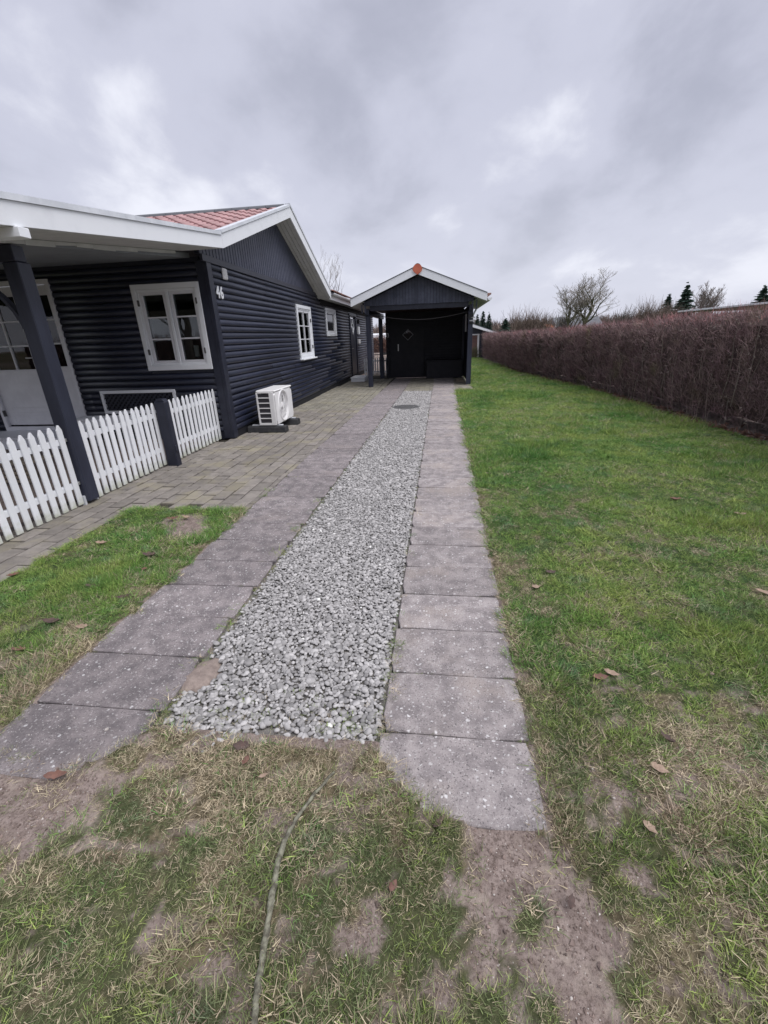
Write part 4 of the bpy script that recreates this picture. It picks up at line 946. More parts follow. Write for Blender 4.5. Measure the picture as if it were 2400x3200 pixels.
# side with six openings
put('coil', MB().box(x0+.03, x1-.085, y0+.024, y0+.0295, z0+.02, z1-.06), 'coil', hp)
sg = MB(); zs = [z0+.03+.0935*k for k in range(7)]
sg.box(x0, x0+.030, y0, y0+.029, z0, z1-.035, .004); sg.box(x1-.085, x1+.001, y0, y0+.029, z0, z1-.035, .004)
for k, z in enumerate(zs): sg.box(x0+.0305, x1-.0855, y0+.004, y0+.022, z-.009, z+.009, .003)
sg.box(x0+.0305, x1-.0855, y0+.002, y0+.025, z0, z0+.020, .003); sg.box(x0+.0305, x1-.0855, y0+.002, y0+.025, zs[-1]+.010, z1-.0355, .003)
put('side_grille', sg, 'plastic', hp)
put('grip', MB().box(x0+.11, x0+.20, y0-.001, y0+.0015, z1-.062, z1-.050), 'void', hp)
put('badge', MB().box(x1+.0305, x1+.034, 8.77, 8.80, .70, .715), 'hinge', hp)
for yy in (7.835, 8.60):
    pr = [(yy, .0), (yy+.21, .0), (yy+.185, .10), (yy+.15, .118), (yy+.06, .118), (yy+.025, .10)]
    fm = MB().prism(pr, 'x', -3.58, -2.83).mesh('foot'); b = bmesh.new(); b.from_mesh(fm); bmesh.ops.bevel(b, geom=[e for e in b.edges], offset=.008, segments=1, affect='EDGES'); b.to_mesh(fm); b.free()
    put('rubber_foot', fm, 'rubber', hp); put('mount_rail', MB().box(-3.5, -2.9, yy+.08, yy+.13, .1185, .135, .002), 'zinc', hp)

# ------------------------------------------------------------------ manhole cover
mc = thing('manhole_cover', 'round dark iron manhole cover set in the gravel', 'manhole', (-.76, 10.72, 0))
put('rim', MB().tube([(-.76, 10.72, -.02), (-.76, 10.72, .008), (-.76, 10.72, .012)], [.335, .335, .325], 40), 'cast_iron', mc)
for k in range(9):
    yy = 10.72-.26+k*.065; w = math.sqrt(max(0, .30**2-(yy-10.72)**2))
    put('rib', MB().box(-.76-w, -.76+w, yy-.014, yy+.014, .0122, .018, .002), 'cast_iron', mc)

# ------------------------------------------------------------------ carport
cp = thing('carport', 'open black carport with white barge boards and red ridge tile', 'carport', (-.65, 15.5, 0))
AX = -.65
for x0, x1 in ((-2.39, -2.24), (.95, 1.10)):
    for yy in (15.45, 18.75): put('post', MB().box(x0, x1, yy, yy+.15, .0, 2.28, .006), 'post', cp)
for x0 in (-2.39, .95): put('side_beam', MB().box(x0+.01, x0+.14, 15.30, 19.5, 2.281, 2.47, .006), 'siding_dark', cp)
put('cross_beam', MB().box(-2.24, .95, 15.455, 15.56, 2.40, 2.60, .006), 'siding_dark', cp)
for x in (-2.475, -2.375): put('beam_end', MB().box(x, x+.035, 15.22, 15.30, 2.33, 2.58, .003), 'gable', cp)
for x in (1.045, 1.16): put('beam_end', MB().box(x, x+.035, 15.22, 15.30, 2.33, 2.58, .003), 'gable', cp)
def cz_(x): return 3.335-abs(x-AX)*(3.335-2.515)/2.11
gab = put('gable', MB().prism([(-2.35, 2.565), (1.05, 2.565), (1.2, 2.62), (AX, 3.34), (-2.5, 2.62)], 'y', 15.42, 15.45), 'siding_dark', cp)
x = -2.42
while x < 1.1:
    x1 = x+.088; zA, zB = cz_(x)+.01, cz_(x1)+.01
    if min(zA, zB) > 2.575:
        zb = 2.552+.004*math.sin(x*7)
        pts = [(x, zb), (x1, zb), (x1, zB)]+([(AX, 3.345)] if x < AX < x1 else [])+[(x, zA)]
        put('gable_board', MB().prism(pts, 'y', 15.398, 15.419), 'carport_gable', gab)
    x += .098
for s in (-1, 1):
    e = AX+s*2.11
    poly = [(AX+s*.002, 3.335), (e, 2.515), (e, 2.735), (AX+s*.002, 3.555)]
    bb = put('barge_board', MB().prism(poly, 'y', 14.90, 14.928), 'white', cp)
    put('verge_trim', MB().prism([(AX+s*.002, 3.557), (e, 2.737), (e, 2.757), (AX+s*.002, 3.577)], 'y', 14.885, 15.0), 'roof_grey', bb)
    rs = put('roof', MB().prism([(AX, 3.50), (e+s*.02, 2.68), (e+s*.02, 2.73), (AX, 3.55)], 'y', 14.93, 19.9), 'tile_brown', cp)
    put('soffit', MB().prism([(AX+s*1.75, 2.668), (e, 2.53), (e, 2.55), (AX+s*1.75, 2.688)], 'y', 14.93, 19.85), 'soffit', cp)
    for k in range(21):
        put('eave_tile', MB().prism([(-.0+0, 0), (.10, 0), (.08, .045), (.02, .045)], 'x', 0, .10), 'tile_brown', rs, (e+s*.021 - (.10 if s < 0 else 0)+ (0 if s > 0 else 0), 14.94+k*.235, 2.69)) if s > 0 else None
    for k in range(6): put('rafter', MB().prism([(AX+s*.1, 3.30), (e-s*.05, 2.555), (e-s*.05, 2.655), (AX+s*.1, 3.40)], 'y', 15.6+k*.7, 15.66+k*.7), 'siding_dark', cp)
rt = []
for i in range(25):
    a = rad(-38+256*i/24); rt.append((AX+.140*math.cos(a), 3.475+.128*math.sin(a)))
rt.append((AX, 3.318))
put('ridge_end_tile', MB().prism(rt, 'y', 14.86, 14.898), 'ridge', cp)
put('ridge_tiles', MB().prism([(AX+.12*math.cos(math.pi*i/8), 3.50+.13*math.sin(math.pi*i/8)) for i in range(9)], 'y', 14.93, 19.9), 'tile_brown', cp)
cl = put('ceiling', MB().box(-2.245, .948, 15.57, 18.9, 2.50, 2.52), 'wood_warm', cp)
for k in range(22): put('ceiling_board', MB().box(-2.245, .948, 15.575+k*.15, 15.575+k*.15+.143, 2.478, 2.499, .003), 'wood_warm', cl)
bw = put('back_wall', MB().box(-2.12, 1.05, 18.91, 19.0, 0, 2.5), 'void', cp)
for k in range(24):
    z = .02+k*.104; put('wall_board', MB().box(-.55, 1.05, 18.885, 18.909, z, z+.098, .005), 'carport_shade', bw); put('wall_board', MB().box(-2.12, -1.98, 18.885, 18.909, z, z+.098, .005), 'carport_shade', bw)
dw = put('shed_door', MB().box(-1.97, -.56, 18.87, 18.905, .03, 2.05, .004), 'carport_shade', cp, label='black shed door with diamond window at the back')
put('over_door_panel', MB().box(-1.97, -.56, 18.88, 18.905, 2.055, 2.5, .003), 'carport_shade', cp)
o_ = [(-1.225-.225, 1.655), (-1.225, 1.44), (-1.225+.225, 1.655), (-1.225, 1.87)]; i_ = [(-1.225-.195, 1.655), (-1.225, 1.468), (-1.225+.195, 1.655), (-1.225, 1.842)]
v = [(p[0], 18.85, p[1]) for p in o_]+[(p[0], 18.85, p[1]) for p in i_]+[(p[0], 18.869, p[1]) for p in o_]+[(p[0], 18.869, p[1]) for p in i_]; f = []
for j in range(4):
    k2 = (j+1) % 4; f += [(j, k2, 4+k2, 4+j), (j, k2, 8+k2, 8+j), (4+j, 4+k2, 12+k2, 12+j)]
put('diamond_frame', MB().add(v, f), mat('dull_white_trim', (0.22, 0.22, 0.24), rough=.6), dw); put('diamond_pane', MB().add([(p[0], 18.866, p[1]) for p in i_], [(0, 1, 2, 3)]), 'glass', dw)
put('door_handle', MB().box(-1.64, -1.60, 18.83, 18.869, 1.05, 1.31, .006), 'steel', dw)
put('number_plate', MB().tube([(-2.045, 18.86, 1.655+.09*math.sin(2*math.pi*i/16)) if False else (-2.045+.035*math.cos(2*math.pi*i/16), 18.872, 1.655+.08*math.sin(2*math.pi*i/16)) for i in range(17)], .012, 5, False), 'white', cp)
put('right_wall', MB().box(1.02, 1.045, 15.62, 18.88, .05, 2.28), 'carport_shade', cp)
put('right_wall', MB().box(1.02, 1.045, 19.01, 19.5, .05, 2.28), 'siding_dark', cp)
put('shed_side_wall', MB().box(-2.12, -2.08, 19.01, 22.5, 0, 2.3), 'siding_dark', cp)
# gutter and downpipe at the right eave
vv = []; n = 8
for yy in (14.93, 19.9):
    for i in range(n+1):
        a = math.pi*i/n; vv.append((1.545-.072*math.cos(a), yy, 2.605-.08*math.sin(a)))
gt = put('gutter', MB().add(vv, [(i, i+1, n+2+i, n+1+i) for i in range(n)]+[tuple(range(n+1))]), 'white', cp)
put('downpipe', MB().tube([(1.52, 19.7, 2.54), (1.40, 19.7, 2.3), (1.16, 19.6, 2.2), (1.12, 19.55, .1)], .038, 10), 'white', cp)
put('pipe_bracket', MB().tube([(1.025, 15.43, 2.12), (1.025, 15.42, 2.12)], .09, 14), 'rubber', cp)
for z in (1.99, 2.08): put('insulator', MB().tube([(.99, 15.44, z), (1.16, 15.43, z+.012)], .018, 8), 'plastic_grey', cp)
put('insulator_block', MB().box(.97, 1.13, 15.42, 15.449, 1.90, 1.96, .01), 'rubber', cp)
put('corner_paver', MB().box(.93, 1.135, 15.30, 15.64, -.02, .012, .004), 'paver', cp)
cb = thing('hanging_cable', 'thin pale cable sagging across the carport opening', 'cable', (-.7, 15.7, 2.12))
put('cable', MB().tube([(-2.2+3.2*t, 15.70, 2.31-.20*math.sin(math.pi*t)**.9-.02*t) for t in [i/20 for i in range(21)]], .011, 6), 'hinge', cb)
sb_ = thing('storage_box', 'black wooden storage bench against the carport back wall', 'storage box', (.2, 18.5, 0))
put('body', MB().box(-.46, .93, 18.15, 18.86, .012, .64, .008), 'carport_shade', sb_); put('lid', MB().box(-.49, .96, 18.10, 18.87, .642, .69, .008), 'carport_shade', sb_)
tb = thing('upright_tubes', 'pale upright tubes leaning at the right carport wall', 'tube', (.95, 17.4, 1.65))
for k in range(3): put('tube', MB().tube([(.985, 17.1+k*.18, 1.68), (.985, 17.2+k*.18, 2.27)], .022, 8), 'plastic_grey', tb)
pw = thing('pallet', 'small stack of wooden slats on the carport floor by the right post', 'pallet', (.8, 16.6, 0))
for k in range(3): put('slat', MB().box(.66, .93, 16.3+k*.30, 16.42+k*.30, .012+k*.022, .032+k*.022, .003), 'bench_wood', pw)
ws = thing('door_step', 'low white step at the side door by the left carport post', 'step', (-3.1, 17.9, 0))
put('tread', MB().box(-3.42, -2.84, 17.50, 18.55, .125, .165, .008), 'white', ws); put('body', MB().box(-3.40, -2.86, 17.52, 18.53, 0, .1245, .004), 'white', ws)
# small picket gate beside the shed
gt_ = thing('picket_gate', 'small white picket gate between the house and the carport shed', 'gate', (-2.7, 19.6, 0))
gme = MB().prism([(-.027, 0), (.027, 0), (.027, .70), (0, .745), (-.027, .70)], 'y', -.009, .009).mesh('picket')
for k in range(11): put('picket', gme, 'picket', gt_, (-3.16+k*.094, 19.6, .055), (0, rad(0), 0))
for z in (.19, .63): put('rail', MB().box(-3.20, -2.10, 19.615, 19.645, z, z+.05, .003), 'picket', gt_)

# ------------------------------------------------------------------ hedge
def make_hedge():
    hg = thing('hedge', 'long clipped leafless hedge with purple-brown twigs along the lawn', 'hedge', (4.6, 10, 0))
    rng = np.random.default_rng(5)
    def top(y): return np.interp(y, [2, 8, 12, 18, 24, 33], [1.78, 1.76, 1.70, 1.56, 1.50, 1.50])
    # core
    ys = np.arange(2.3, 32.4, .3); v = []; f = []
    prof = [(.16, .12), (.10, .5), (.12, 1.0), (.16, .90), (.30, 1.0), (.85, 1.06), (1.05, .9), (1.08, .12)]
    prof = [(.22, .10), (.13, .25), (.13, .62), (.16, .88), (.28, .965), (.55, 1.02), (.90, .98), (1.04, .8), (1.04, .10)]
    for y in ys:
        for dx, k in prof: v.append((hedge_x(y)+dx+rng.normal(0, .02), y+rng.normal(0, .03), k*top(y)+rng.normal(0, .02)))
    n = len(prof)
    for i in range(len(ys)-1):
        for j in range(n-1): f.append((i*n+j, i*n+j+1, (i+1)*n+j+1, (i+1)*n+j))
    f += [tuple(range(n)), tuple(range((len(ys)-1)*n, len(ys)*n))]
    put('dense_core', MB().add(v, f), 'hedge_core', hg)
    def ysamp(n, pw=1.7):
        u = rng.random(n); return 2.4+(32.3-2.4)*u**pw
    # face twigs
    n = 125000; y = ysamp(n); t = top(y); z = t*(0.04+0.96*rng.random(n)**0.85)
    kp = rng.random(n) < np.clip((fbm(y*5.5, z*1.3, 1.0, 3)-.28)*2.6, .12, 1); y, z, t = y[kp], z[kp], t[kp]; n = len(y)
    bul = (fbm(y, z, 2.2, 3)-.5)*0.22+(fbm(y*4, z, 1.0, 2)-.5)*.12; dx = np.clip(np.abs(rng.normal(0, .075, n))+bul+.02, -.05, .35)
    P = np.stack([hedge_x(y)+dx, y, z], 1)
    sc = 1+np.clip((y-8)/14, 0, 1.4)
    D = np.stack([rng.normal(-.30, .42, n), rng.normal(0, .38, n), np.abs(rng.normal(.75, .45, n))], 1); D /= np.linalg.norm(D, axis=1)[:, None]
    V, F = ribbons(P, D, (.05+.16*rng.random(n))*sc**.5, (.0035+.0035*rng.random(n))*sc, rng.normal(0, .35, n), rng); put('side_twigs', npmesh('side_twigs', V, F), 'hedge_twig', hg)
    # top shoots, redder
    n = 15000; y = ysamp(n, 1.5); dx = .05+.95*rng.random(n); z = top(y)*np.interp(dx, [0, .25, .55, 1.0], [.93, .98, 1.03, .93])+rng.normal(-.02, .03, n)+(fbm(y*1.6, dx*2, 1.0, 3)-.5)*.16
    P = np.stack([hedge_x(y)+dx, y, z], 1); D = np.stack([rng.normal(0, .3, n), rng.normal(0, .35, n), np.abs(rng.normal(.9, .3, n))], 1); D /= np.linalg.norm(D, axis=1)[:, None]
    sc = 1+np.clip((y-8)/12, 0, 1.6)
    V, F = ribbons(P, D, .05+.12*rng.random(n), (.003+.003*rng.random(n))*sc, rng.normal(0, .25, n), rng); put('top_shoots', npmesh('top_shoots', V, F), 'hedge_top', hg)
    # thicker stems
    mb = MB(); 
    for y in np.concatenate([np.arange(2.6, 14, .11), np.arange(14, 32, .2)]):
        y = y+rng.normal(0, .05); x = hedge_x(y)+.07+abs(rng.normal(0, .05)); h = top(y)*(.45+.5*rng.random()); k = 5; z0 = -.01 if rng.random() < .55 else rng.uniform(.2, .9)
        pts = []; px, py = x+.10*rng.random(), y
        for i in range(k):
            tt = i/(k-1); pts.append((px-.08*math.sin(tt*3)*rng.random(), py, z0+tt*min(h, top(y)-.08-z0))); px += rng.normal(0, .025); py += rng.normal(0, .045)
        r = rng.uniform(.005, .012); mb.tube(pts, [r*(1-.6*i/(k-1)) for i in range(k)], 4, False)
    put('stems', mb, 'hedge_stem', hg)
    # clinging dead leaves
    n = 2600; y = ysamp(n, 2.0); z = top(y)*rng.random(n); P = np.stack([hedge_x(y)+rng.normal(.0, .04, n), y, z], 1)
    D = rng.normal(size=(n, 3)); D /= np.linalg.norm(D, axis=1)[:, None]; V, F = ribbons(P, D, .02+.03*rng.random(n), .012+.012*rng.random(n), rng.normal(0, .6, n), rng); put('clinging_leaves', npmesh('clinging_leaves', V, F), 'hedge_stem', hg)
    # litter of brown leaves along the foot
    n = 2300; y = 3+22*rng.random(n)**1.3; x = hedge_x(y)+rng.normal(.03, .085, n)+.05*np.sin(y*2.1); P = np.stack([x, y, .012+.03*rng.random(n)], 1)
    D = np.stack([rng.normal(size=n), rng.normal(size=n), rng.normal(.1, .25, n)], 1); D /= np.linalg.norm(D, axis=1)[:, None]
    V, F = ribbons(P, D, .04+.05*rng.random(n), .03+.025*rng.random(n), rng.normal(.2, .4, n), rng)
    put('leaf_litter', npmesh('leaf_litter', V, F), 'leaf_brown', label='brown leaf litter strewn along the foot of the hedge', cat='leaf litter', kind='stuff')
make_hedge()
sk = put('stake', MB().tube([(3.36, 23.5, 0), (3.35, 23.5, .25), (3.345, 23.5, .52)], [.022, .02, .018], 6), 'bark_pale', label='thin pale stake standing in front of the far hedge', cat='stake')

# ------------------------------------------------------------------ fallen branch and leaves
bp_ = [(-.386, 1.152), (-.439, 1.058), (-.477, .962), (-.499, .887), (-.494, .793), (-.479, .695), (-.463, .603), (-.449, .528), (-.436, .484), (-.41, .40), (-.39, .3)]
rnd = random.Random(2); pts = []; rr = []
for i in range(len(bp_)-1):
    for k in range(4):
        t = k/4; a, b = bp_[i], bp_[i+1]; pts.append((a[0]+(b[0]-a[0])*t+rnd.uniform(-.0025, .0025), a[1]+(b[1]-a[1])*t, .030+rnd.uniform(-.002, .002)+.006*math.sin(i*.9))); rr.append((.0050+.0042*min(1, (i+t)/4))*(1+rnd.uniform(-.15, .22)))
br_ = thing('fallen_branch', 'thin curved lichen-covered branch lying on the worn grass in front', 'branch', (-.48, .8, .03))
put('stick', MB().tube(pts, rr, 7), 'lichen', br_, smooth=True)
put('twig_stub', MB().tube([(-.479, .695, .033), (-.468, .72, .045)], [.003, .0018], 5), 'lichen', br_)
def leaf(x, y, L, Wd, m, label, rz=0., curl=.35, tilt=.1, z=.026):
    L *= .85; Wd *= .75
    n = 8; v = []; f = []; rnd = random.Random(int(x*1000)+int(y*77))
    for i in range(n+1):
        t = i/n; w = Wd*.5*(math.sin(math.pi*min(1, t*1.02+.03))**.7)*(1+.22*math.sin(t*17+x*5)); xx = (t-.5)*L; zc = curl*L*(t-.5)**2*1.4
        for s in (-1, 0, 1): v.append((xx+rnd.uniform(-.002, .002), s*w, zc+(abs(s)*w*curl*1.1)+rnd.uniform(0, .002)))
    for i in range(n):
        for s in range(2): a = i*3+s; f.append((a, a+1, a+4, a+3))
    mb = MB().add(v, f); me = mb.mesh('leaf', recalc=False)
    b = bmesh.new(); b.from_mesh(me); bmesh.ops.solidify(b, geom=b.faces[:], thickness=.0008); b.to_mesh(me); b.free(); me.shade_smooth()
    t = put('fallen_leaf', me, m, loc=(x, y, z), rot=(tilt, tilt*.6, rz), label=label, cat='leaf', group='dead leaves lying on the grass'); return t
LV_ = [(.80, 1.755, .095, .05, 'leaf_red', 'reddish brown curled leaf on the lawn right of the slab strip, left of a pair', .2, .5), (.865, 1.79, .085, .045, 'leaf_tan', 'pale tan pointed leaf of the pair on the lawn right of the slabs', -.4, .4),
 (2.06, 2.59, .12, .05, 'leaf_tan', 'large pale leaf at the right edge of the lawn', -.5, .3), (.86, 1.28, .075, .045, 'leaf_tan', 'tan leaf in the grass hollow right of the last slab', -.5, .4),
 (.73, 1.05, .06, .035, 'leaf_tan', 'small folded tan leaf on the grass below right of the strip', -.9, .6), (2.68, 3.9, .14, .055, 'leaf_tan', 'pale leaf far right on the green lawn', .1, .5), (2.32, 4.28, .14, .06, 'leaf_red', 'rusty leaf farther up on the green lawn', .2, .5),
 (-2.87, 3.06, .11, .06, 'leaf_tan', 'pale curled leaf on the left grass patch near the pavers', .3, .7), (-2.55, 3.62, .13, .06, 'leaf_red', 'rusty leaf on the bare spot by the paving', .6, .5), (-2.43, 3.66, .11, .05, 'leaf_tan', 'tan leaf beside the rusty one on the bare spot', -.2, .5),
 (-2.29, 2.86, .12, .07, 'leaf_dark', 'dark brown crumpled leaf near the left slab strip', .2, .8), (-2.20, 2.66, .055, .04, 'leaf_red', 'small orange brown leaf near the left slab strip', .5, .3), (-2.13, 1.95, .085, .05, 'leaf_tan', 'light brown leaf beside the left slab strip', .3, .4),
 (-2.41, 2.39, .13, .05, 'leaf_dark', 'brown leaf amid the left grass patch', .1, .5), (-2.10, 2.28, .12, .04, 'leaf_dark', 'long thin brown leaf close to the left slab edge', .5, .4), (-2.36, 1.98, .12, .06, 'leaf_dark', 'ragged brown leaf lower in the left grass patch', .2, .7),
 (-3.17, 2.51, .10, .05, 'leaf_red', 'orange brown leaf at the edge of the left pavers', 1.0, .5), (-2.34, 1.73, .10, .04, 'leaf_red', 'reddish leaf at the left picture edge below the grass patch', .2, .4), (-1.49, 1.04, .10, .045, 'leaf_red', 'reddish brown leaf on bare soil in front of the left slabs', .3, .4),
 (-.755, 1.17, .055, .030, 'leaf_red', 'small upright rusty leaf at the gravel end', 1.4, .6), (-.80, 1.235, .085, .055, 'leaf_dark', 'purple grey leaf lying at the tip of the gravel', .2, .3), (-.66, 1.115, .045, .022, 'leaf_tan', 'tiny cream leaf on the grass left of the branch tip', .6, .3),
 (.02, 1.00, .075, .025, 'leaf_dark', 'dark twisted leaf at the near corner of the right slab', .9, .8), (.80, 2.77, .10, .05, 'leaf_dark', 'brown leaf on the lawn beside the right slab strip', .3, .5), (.66, 2.57, .07, .05, 'leaf_tan', 'small tan leaf next to the right slab edge', .2, .4),
 (.41, .81, .055, .028, 'leaf_dark', 'dark leaf scrap on the soil track', 1.2, .5), (-.12, .80, .045, .03, 'leaf_red', 'tiny red brown leaf in the foreground grass', 1.1, .3), (.95, 1.42, .08, .035, 'leaf_dark', 'brown curled leaf sunk in the right lawn near the front', 2.0, .8)]
for x, y, L, w, m, lab, rz, cu in LV_: leaf(x, y, L, w, m, lab, rz, cu)

# ------------------------------------------------------------------ trees and far things
def grow(rng, base, h, r0, spread, levels, nkids, up=.35, thin=.0, mb_big=None, mb_small=None, first=None):
    def br(p, d, r, L, lev):
        segs = 4 if lev < 2 else 3; pts = [p.copy()]; dd = d.copy(); q = p.copy()
        for i in range(segs):
            dd = (dd+Vector(rng.normal(0, .16, 3))+Vector((0, 0, up*.22))).normalized(); q = q+dd*(L/segs); pts.append(q.copy())
        rad_ = [max(thin, r*(1-.62*i/segs)) for i in range(segs+1)]
        (mb_big if lev < 2 else mb_small).tube(pts, rad_, 6 if lev == 0 else (4 if lev < 3 else 3), False)
        if lev >= levels: return
        n = nkids[min(lev, len(nkids)-1)]
        for k in range(n):
            t = .25+.75*(k+rng.random())/n; i = min(segs-1, int(t*segs)); pp = pts[i].lerp(pts[i+1], t*segs-i)
            az = rng.random()*6.283; side = Vector((math.cos(az), math.sin(az), 0)); nd = (dd*(.55)+side*spread*(.6+.8*rng.random())+Vector((0, 0, up))).normalized()
            br(pp, nd, rad_[i]*.55, L*(.50+.25*rng.random())*(1.15-.45*t), lev+1)
    br(Vector(base), Vector((rng.normal(0, .05), rng.normal(0, .05), 1)).normalized(), r0, h, 0)
def bare_tree(name, base, h, r0, spread, levels, kids, label, m1, m2, seed, up=.35, thin=.01, stems=1, lean=None):
    rng = np.random.default_rng(seed); a, b = MB(), MB()
    for s in range(stems): grow(rng, (base[0]+rng.normal(0, .25)*(stems > 1), base[1], base[2]), h*(1 if s == 0 else rng.uniform(.7, 1)), r0, spread, levels, kids, up, thin, a, b)
    t = thing(name, label, 'tree', base); put('trunk', a.mesh('trunk', recalc=False), m1, t); put('crown', b.mesh('crown', recalc=False), m2, t); return t
def shrub(base, rx, ry, h, n, label, m, seed, w=.03, cat='shrub', name='bare_shrub', tall=0.25, group=None):
    rng = np.random.default_rng(seed); t = thing(name, label, cat, base, group)
    x = base[0]+rng.normal(0, rx*.5, n); y = base[1]+rng.normal(0, ry*.5, n); k = np.exp(-((x-base[0])/rx)**2); z = base[2]+h*.75*rng.random(n)*(.35+.65*k)
    D = np.stack([rng.normal(0, .35, n)+(x-base[0])/rx*.25, rng.normal(0, .35, n), np.abs(rng.normal(.9, .25, n))], 1); D /= np.linalg.norm(D, axis=1)[:, None]
    V, F = ribbons(np.stack([x, y, z], 1), D, h*(.15+.35*rng.random(n)), w*(.5+rng.random(n)), rng.normal(0, .2, n), rng); put('twigs', npmesh('twigs', V, F), m, t)
    mb = MB()
    for i in range(max(4, n//80)):
        px = base[0]+rng.normal(0, rx*.35); py = base[1]+rng.normal(0, ry*.35); hh = h*(.7+tall*2*rng.random()); pts = []
        dx, dy = rng.normal(0, .10, 2)
        for j in range(5): pts.append((px+dx*j*hh*.3+rng.normal(0, .03*h), py+dy*j*hh*.3, base[2]+hh*j/4))
        mb.tube(pts, [w*1.1*(1-.8*j/4) for j in range(5)], 4, False)
    put('shoots', mb.mesh('shoots', recalc=False), m, t); return t
def conifer(base, h, r, label, seed, name='conifer_tree', whorls=26, group=None, low=.08):
    rng = np.random.default_rng(seed); t = thing(name, label, 'tree', base, group)
    put('trunk', MB().tube([base, (base[0], base[1], base[2]+h*.6), (base[0], base[1], base[2]+h)], [h*.02, h*.012, h*.003], 6), 'bark', t)
    P = []; D = []; L = []; Wd = []
    for k in range(whorls):
        f = k/(whorls-1); z = base[2]+h*(low+(1-low)*f*.99); rr = r*(1-f)**.85*(.85+.3*rng.random())+.03*r; nb = int(9+8*(1-f))
        for j in range(nb):
            az = 6.283*(j+rng.random())/nb; R2 = rr*(.55+.65*rng.random()); zj = z+rng.normal(0, .6)*h/whorls
            for q in range(7):
                tq = q/6; droop = -.22*tq*R2+.10*R2*tq*tq; c = (base[0]+math.cos(az)*R2*tq*.85, base[1]+math.sin(az)*R2*tq*.85, zj+droop)
                for s in (-1, 1):
                    aa = az+s*rng.uniform(.35, 1.0); P.append(c); D.append((math.cos(aa), math.sin(aa), rng.uniform(-.25, .2))); L.append(R2*(.34-.12*tq)+.035*h); Wd.append(.055*h*(1.1-.5*tq)*.55)
    P, D, L, Wd = map(np.array, (P, D, L, Wd)); D = D/np.linalg.norm(D, axis=1)[:, None]
    V, F = ribbons(P, D, L, Wd, rng.normal(0, .15, len(P)), rng, 1); put('crown', npmesh('crown', V, F), 'needle', t); return t
bare_tree('bare_tree', (13.9, 50, 0), 4.7, .20, 1.05, 4, [10, 6, 5, 3], 'large spreading bare tree with mossy trunk beyond the hedge', 'bark_moss', 'bark_mid', 21, .36, .0085, 2)
bare_tree('bare_tree', (38.0, 75, 0), 4.6, .20, .75, 4, [7, 5, 4, 3], 'pale bare tree right of the tall dark conifer', 'bark_pale', 'bark_pale', 4, .45, .016, 2)
bare_tree('bare_tree', (39.6, 76, 0), 4.6, .18, .85, 4, [7, 5, 4, 3], 'pale wind-swept bare tree farthest right of its neighbour', 'bark_pale', 'bark_pale', 9, .45, .016, 1)
bare_tree('bare_tree', (-7.3, 30, 0), 4.5, .09, .6, 4, [6, 4, 3, 3], 'slender bare tree rising behind the house gable', 'bark_mid', 'bark_mid', 12, .55, .004, 1)
bare_tree('bare_tree', (-5.9, 31, 0), 3.7, .08, .5, 3, [6, 4, 3], 'small bare tree behind the rear roof tiles', 'bark', 'bark', 14, .6, .006, 1)
conifer((31.25, 70, 0), 5.5, 1.7, 'short rounded dark conifer left of the tall pointed one', 1, group='dark conifers beyond the hedge')
conifer((33.4, 70, 0), 6.6, 2.1, 'tall pointed dark conifer beyond the hedge', 2, group='dark conifers beyond the hedge')
conifer((36.9, 60, 0), 5.35, 2.2, 'dark conifer at the right picture edge above the hedge', 3, group='dark conifers beyond the hedge', whorls=28)
conifer((4.95, 36, 0), 2.5, 1.15, 'small green spruce behind the far end of the hedge', 5, name='spruce_tree')
for x, y, rx, h, n, lab, m, s in [
  (6.6, 42, .9, 3.2, 900, 'brown leafless shrub just right of the small spruce', 'twig_brown', 31), (8.0, 42.5, 1.1, 3.3, 1100, 'tall leafless shrub with upright shoots beyond the hedge', 'twig_brown', 32), (9.2, 43, .9, 3.1, 900, 'leafless shrub left of the flagpole', 'twig_brown', 33),
  (13.2, 52.5, 1.0, 3.3, 900, 'dark bush left of the large bare tree', 'bark', 34), (16.6, 45, 1.1, 3.1, 900, 'dark bare bush right of the large bare tree', 'bark', 35), (18.8, 45.5, 1.9, 3.7, 1900, 'rounded brown bush left of the dark conifers', 'twig_brown', 36), (22.5, 50, 2.4, 3.6, 1500, 'low brown bush below the dark conifers', 'twig_brown', 37)]:
    shrub((x, y, 0), rx, .8, h, n, lab, m, s, group='leafless shrubs beyond the hedge')
# hill and far wood
def far():
    xs = np.linspace(-140, 220, 90); ys = np.array([70, 85, 105, 140, 200, 400]); hz = [0, 1.6, 3.0, 3.6, 4.2, 5.0]
    v = []; f = []
    for j, y in enumerate(ys):
        for x in xs: v.append((x, y, -.1+hz[j]*(.75+.5*float(fbm(x, y, .03, 3)))))
    n = len(xs)
    for j in range(len(ys)-1):
        for i in range(n-1): f.append((j*n+i, j*n+i+1, (j+1)*n+i+1, (j+1)*n+i))
    put('hill', MB().add(v, f), 'hill', kind='structure')
    rng = np.random.default_rng(8); n = 26000; x = rng.uniform(-45, 75, n); y = rng.uniform(84, 100, n)
    H = 1.0+3.4*fbm(x, x*0+3, .16, 3)*np.interp(x, [-40, -5, 10, 14, 75], [1.3, 1.15, 1.05, .85, .85]); z = .8+H*rng.random(n)**.8
    D = np.stack([rng.normal(0, .3, n), rng.normal(0, .3, n), np.ones(n)], 1); D /= np.linalg.norm(D, axis=1)[:, None]
    V, F = ribbons(np.stack([x, y, z], 1), D, .5+.9*rng.random(n), .05+.09*rng.random(n), rng.normal(0, .2, n), rng)
    put('distant_wood', npmesh('distant_wood', V, F), 'twig_brown', label='brown leafless wood along the horizon', cat='wood', kind='stuff')
far()
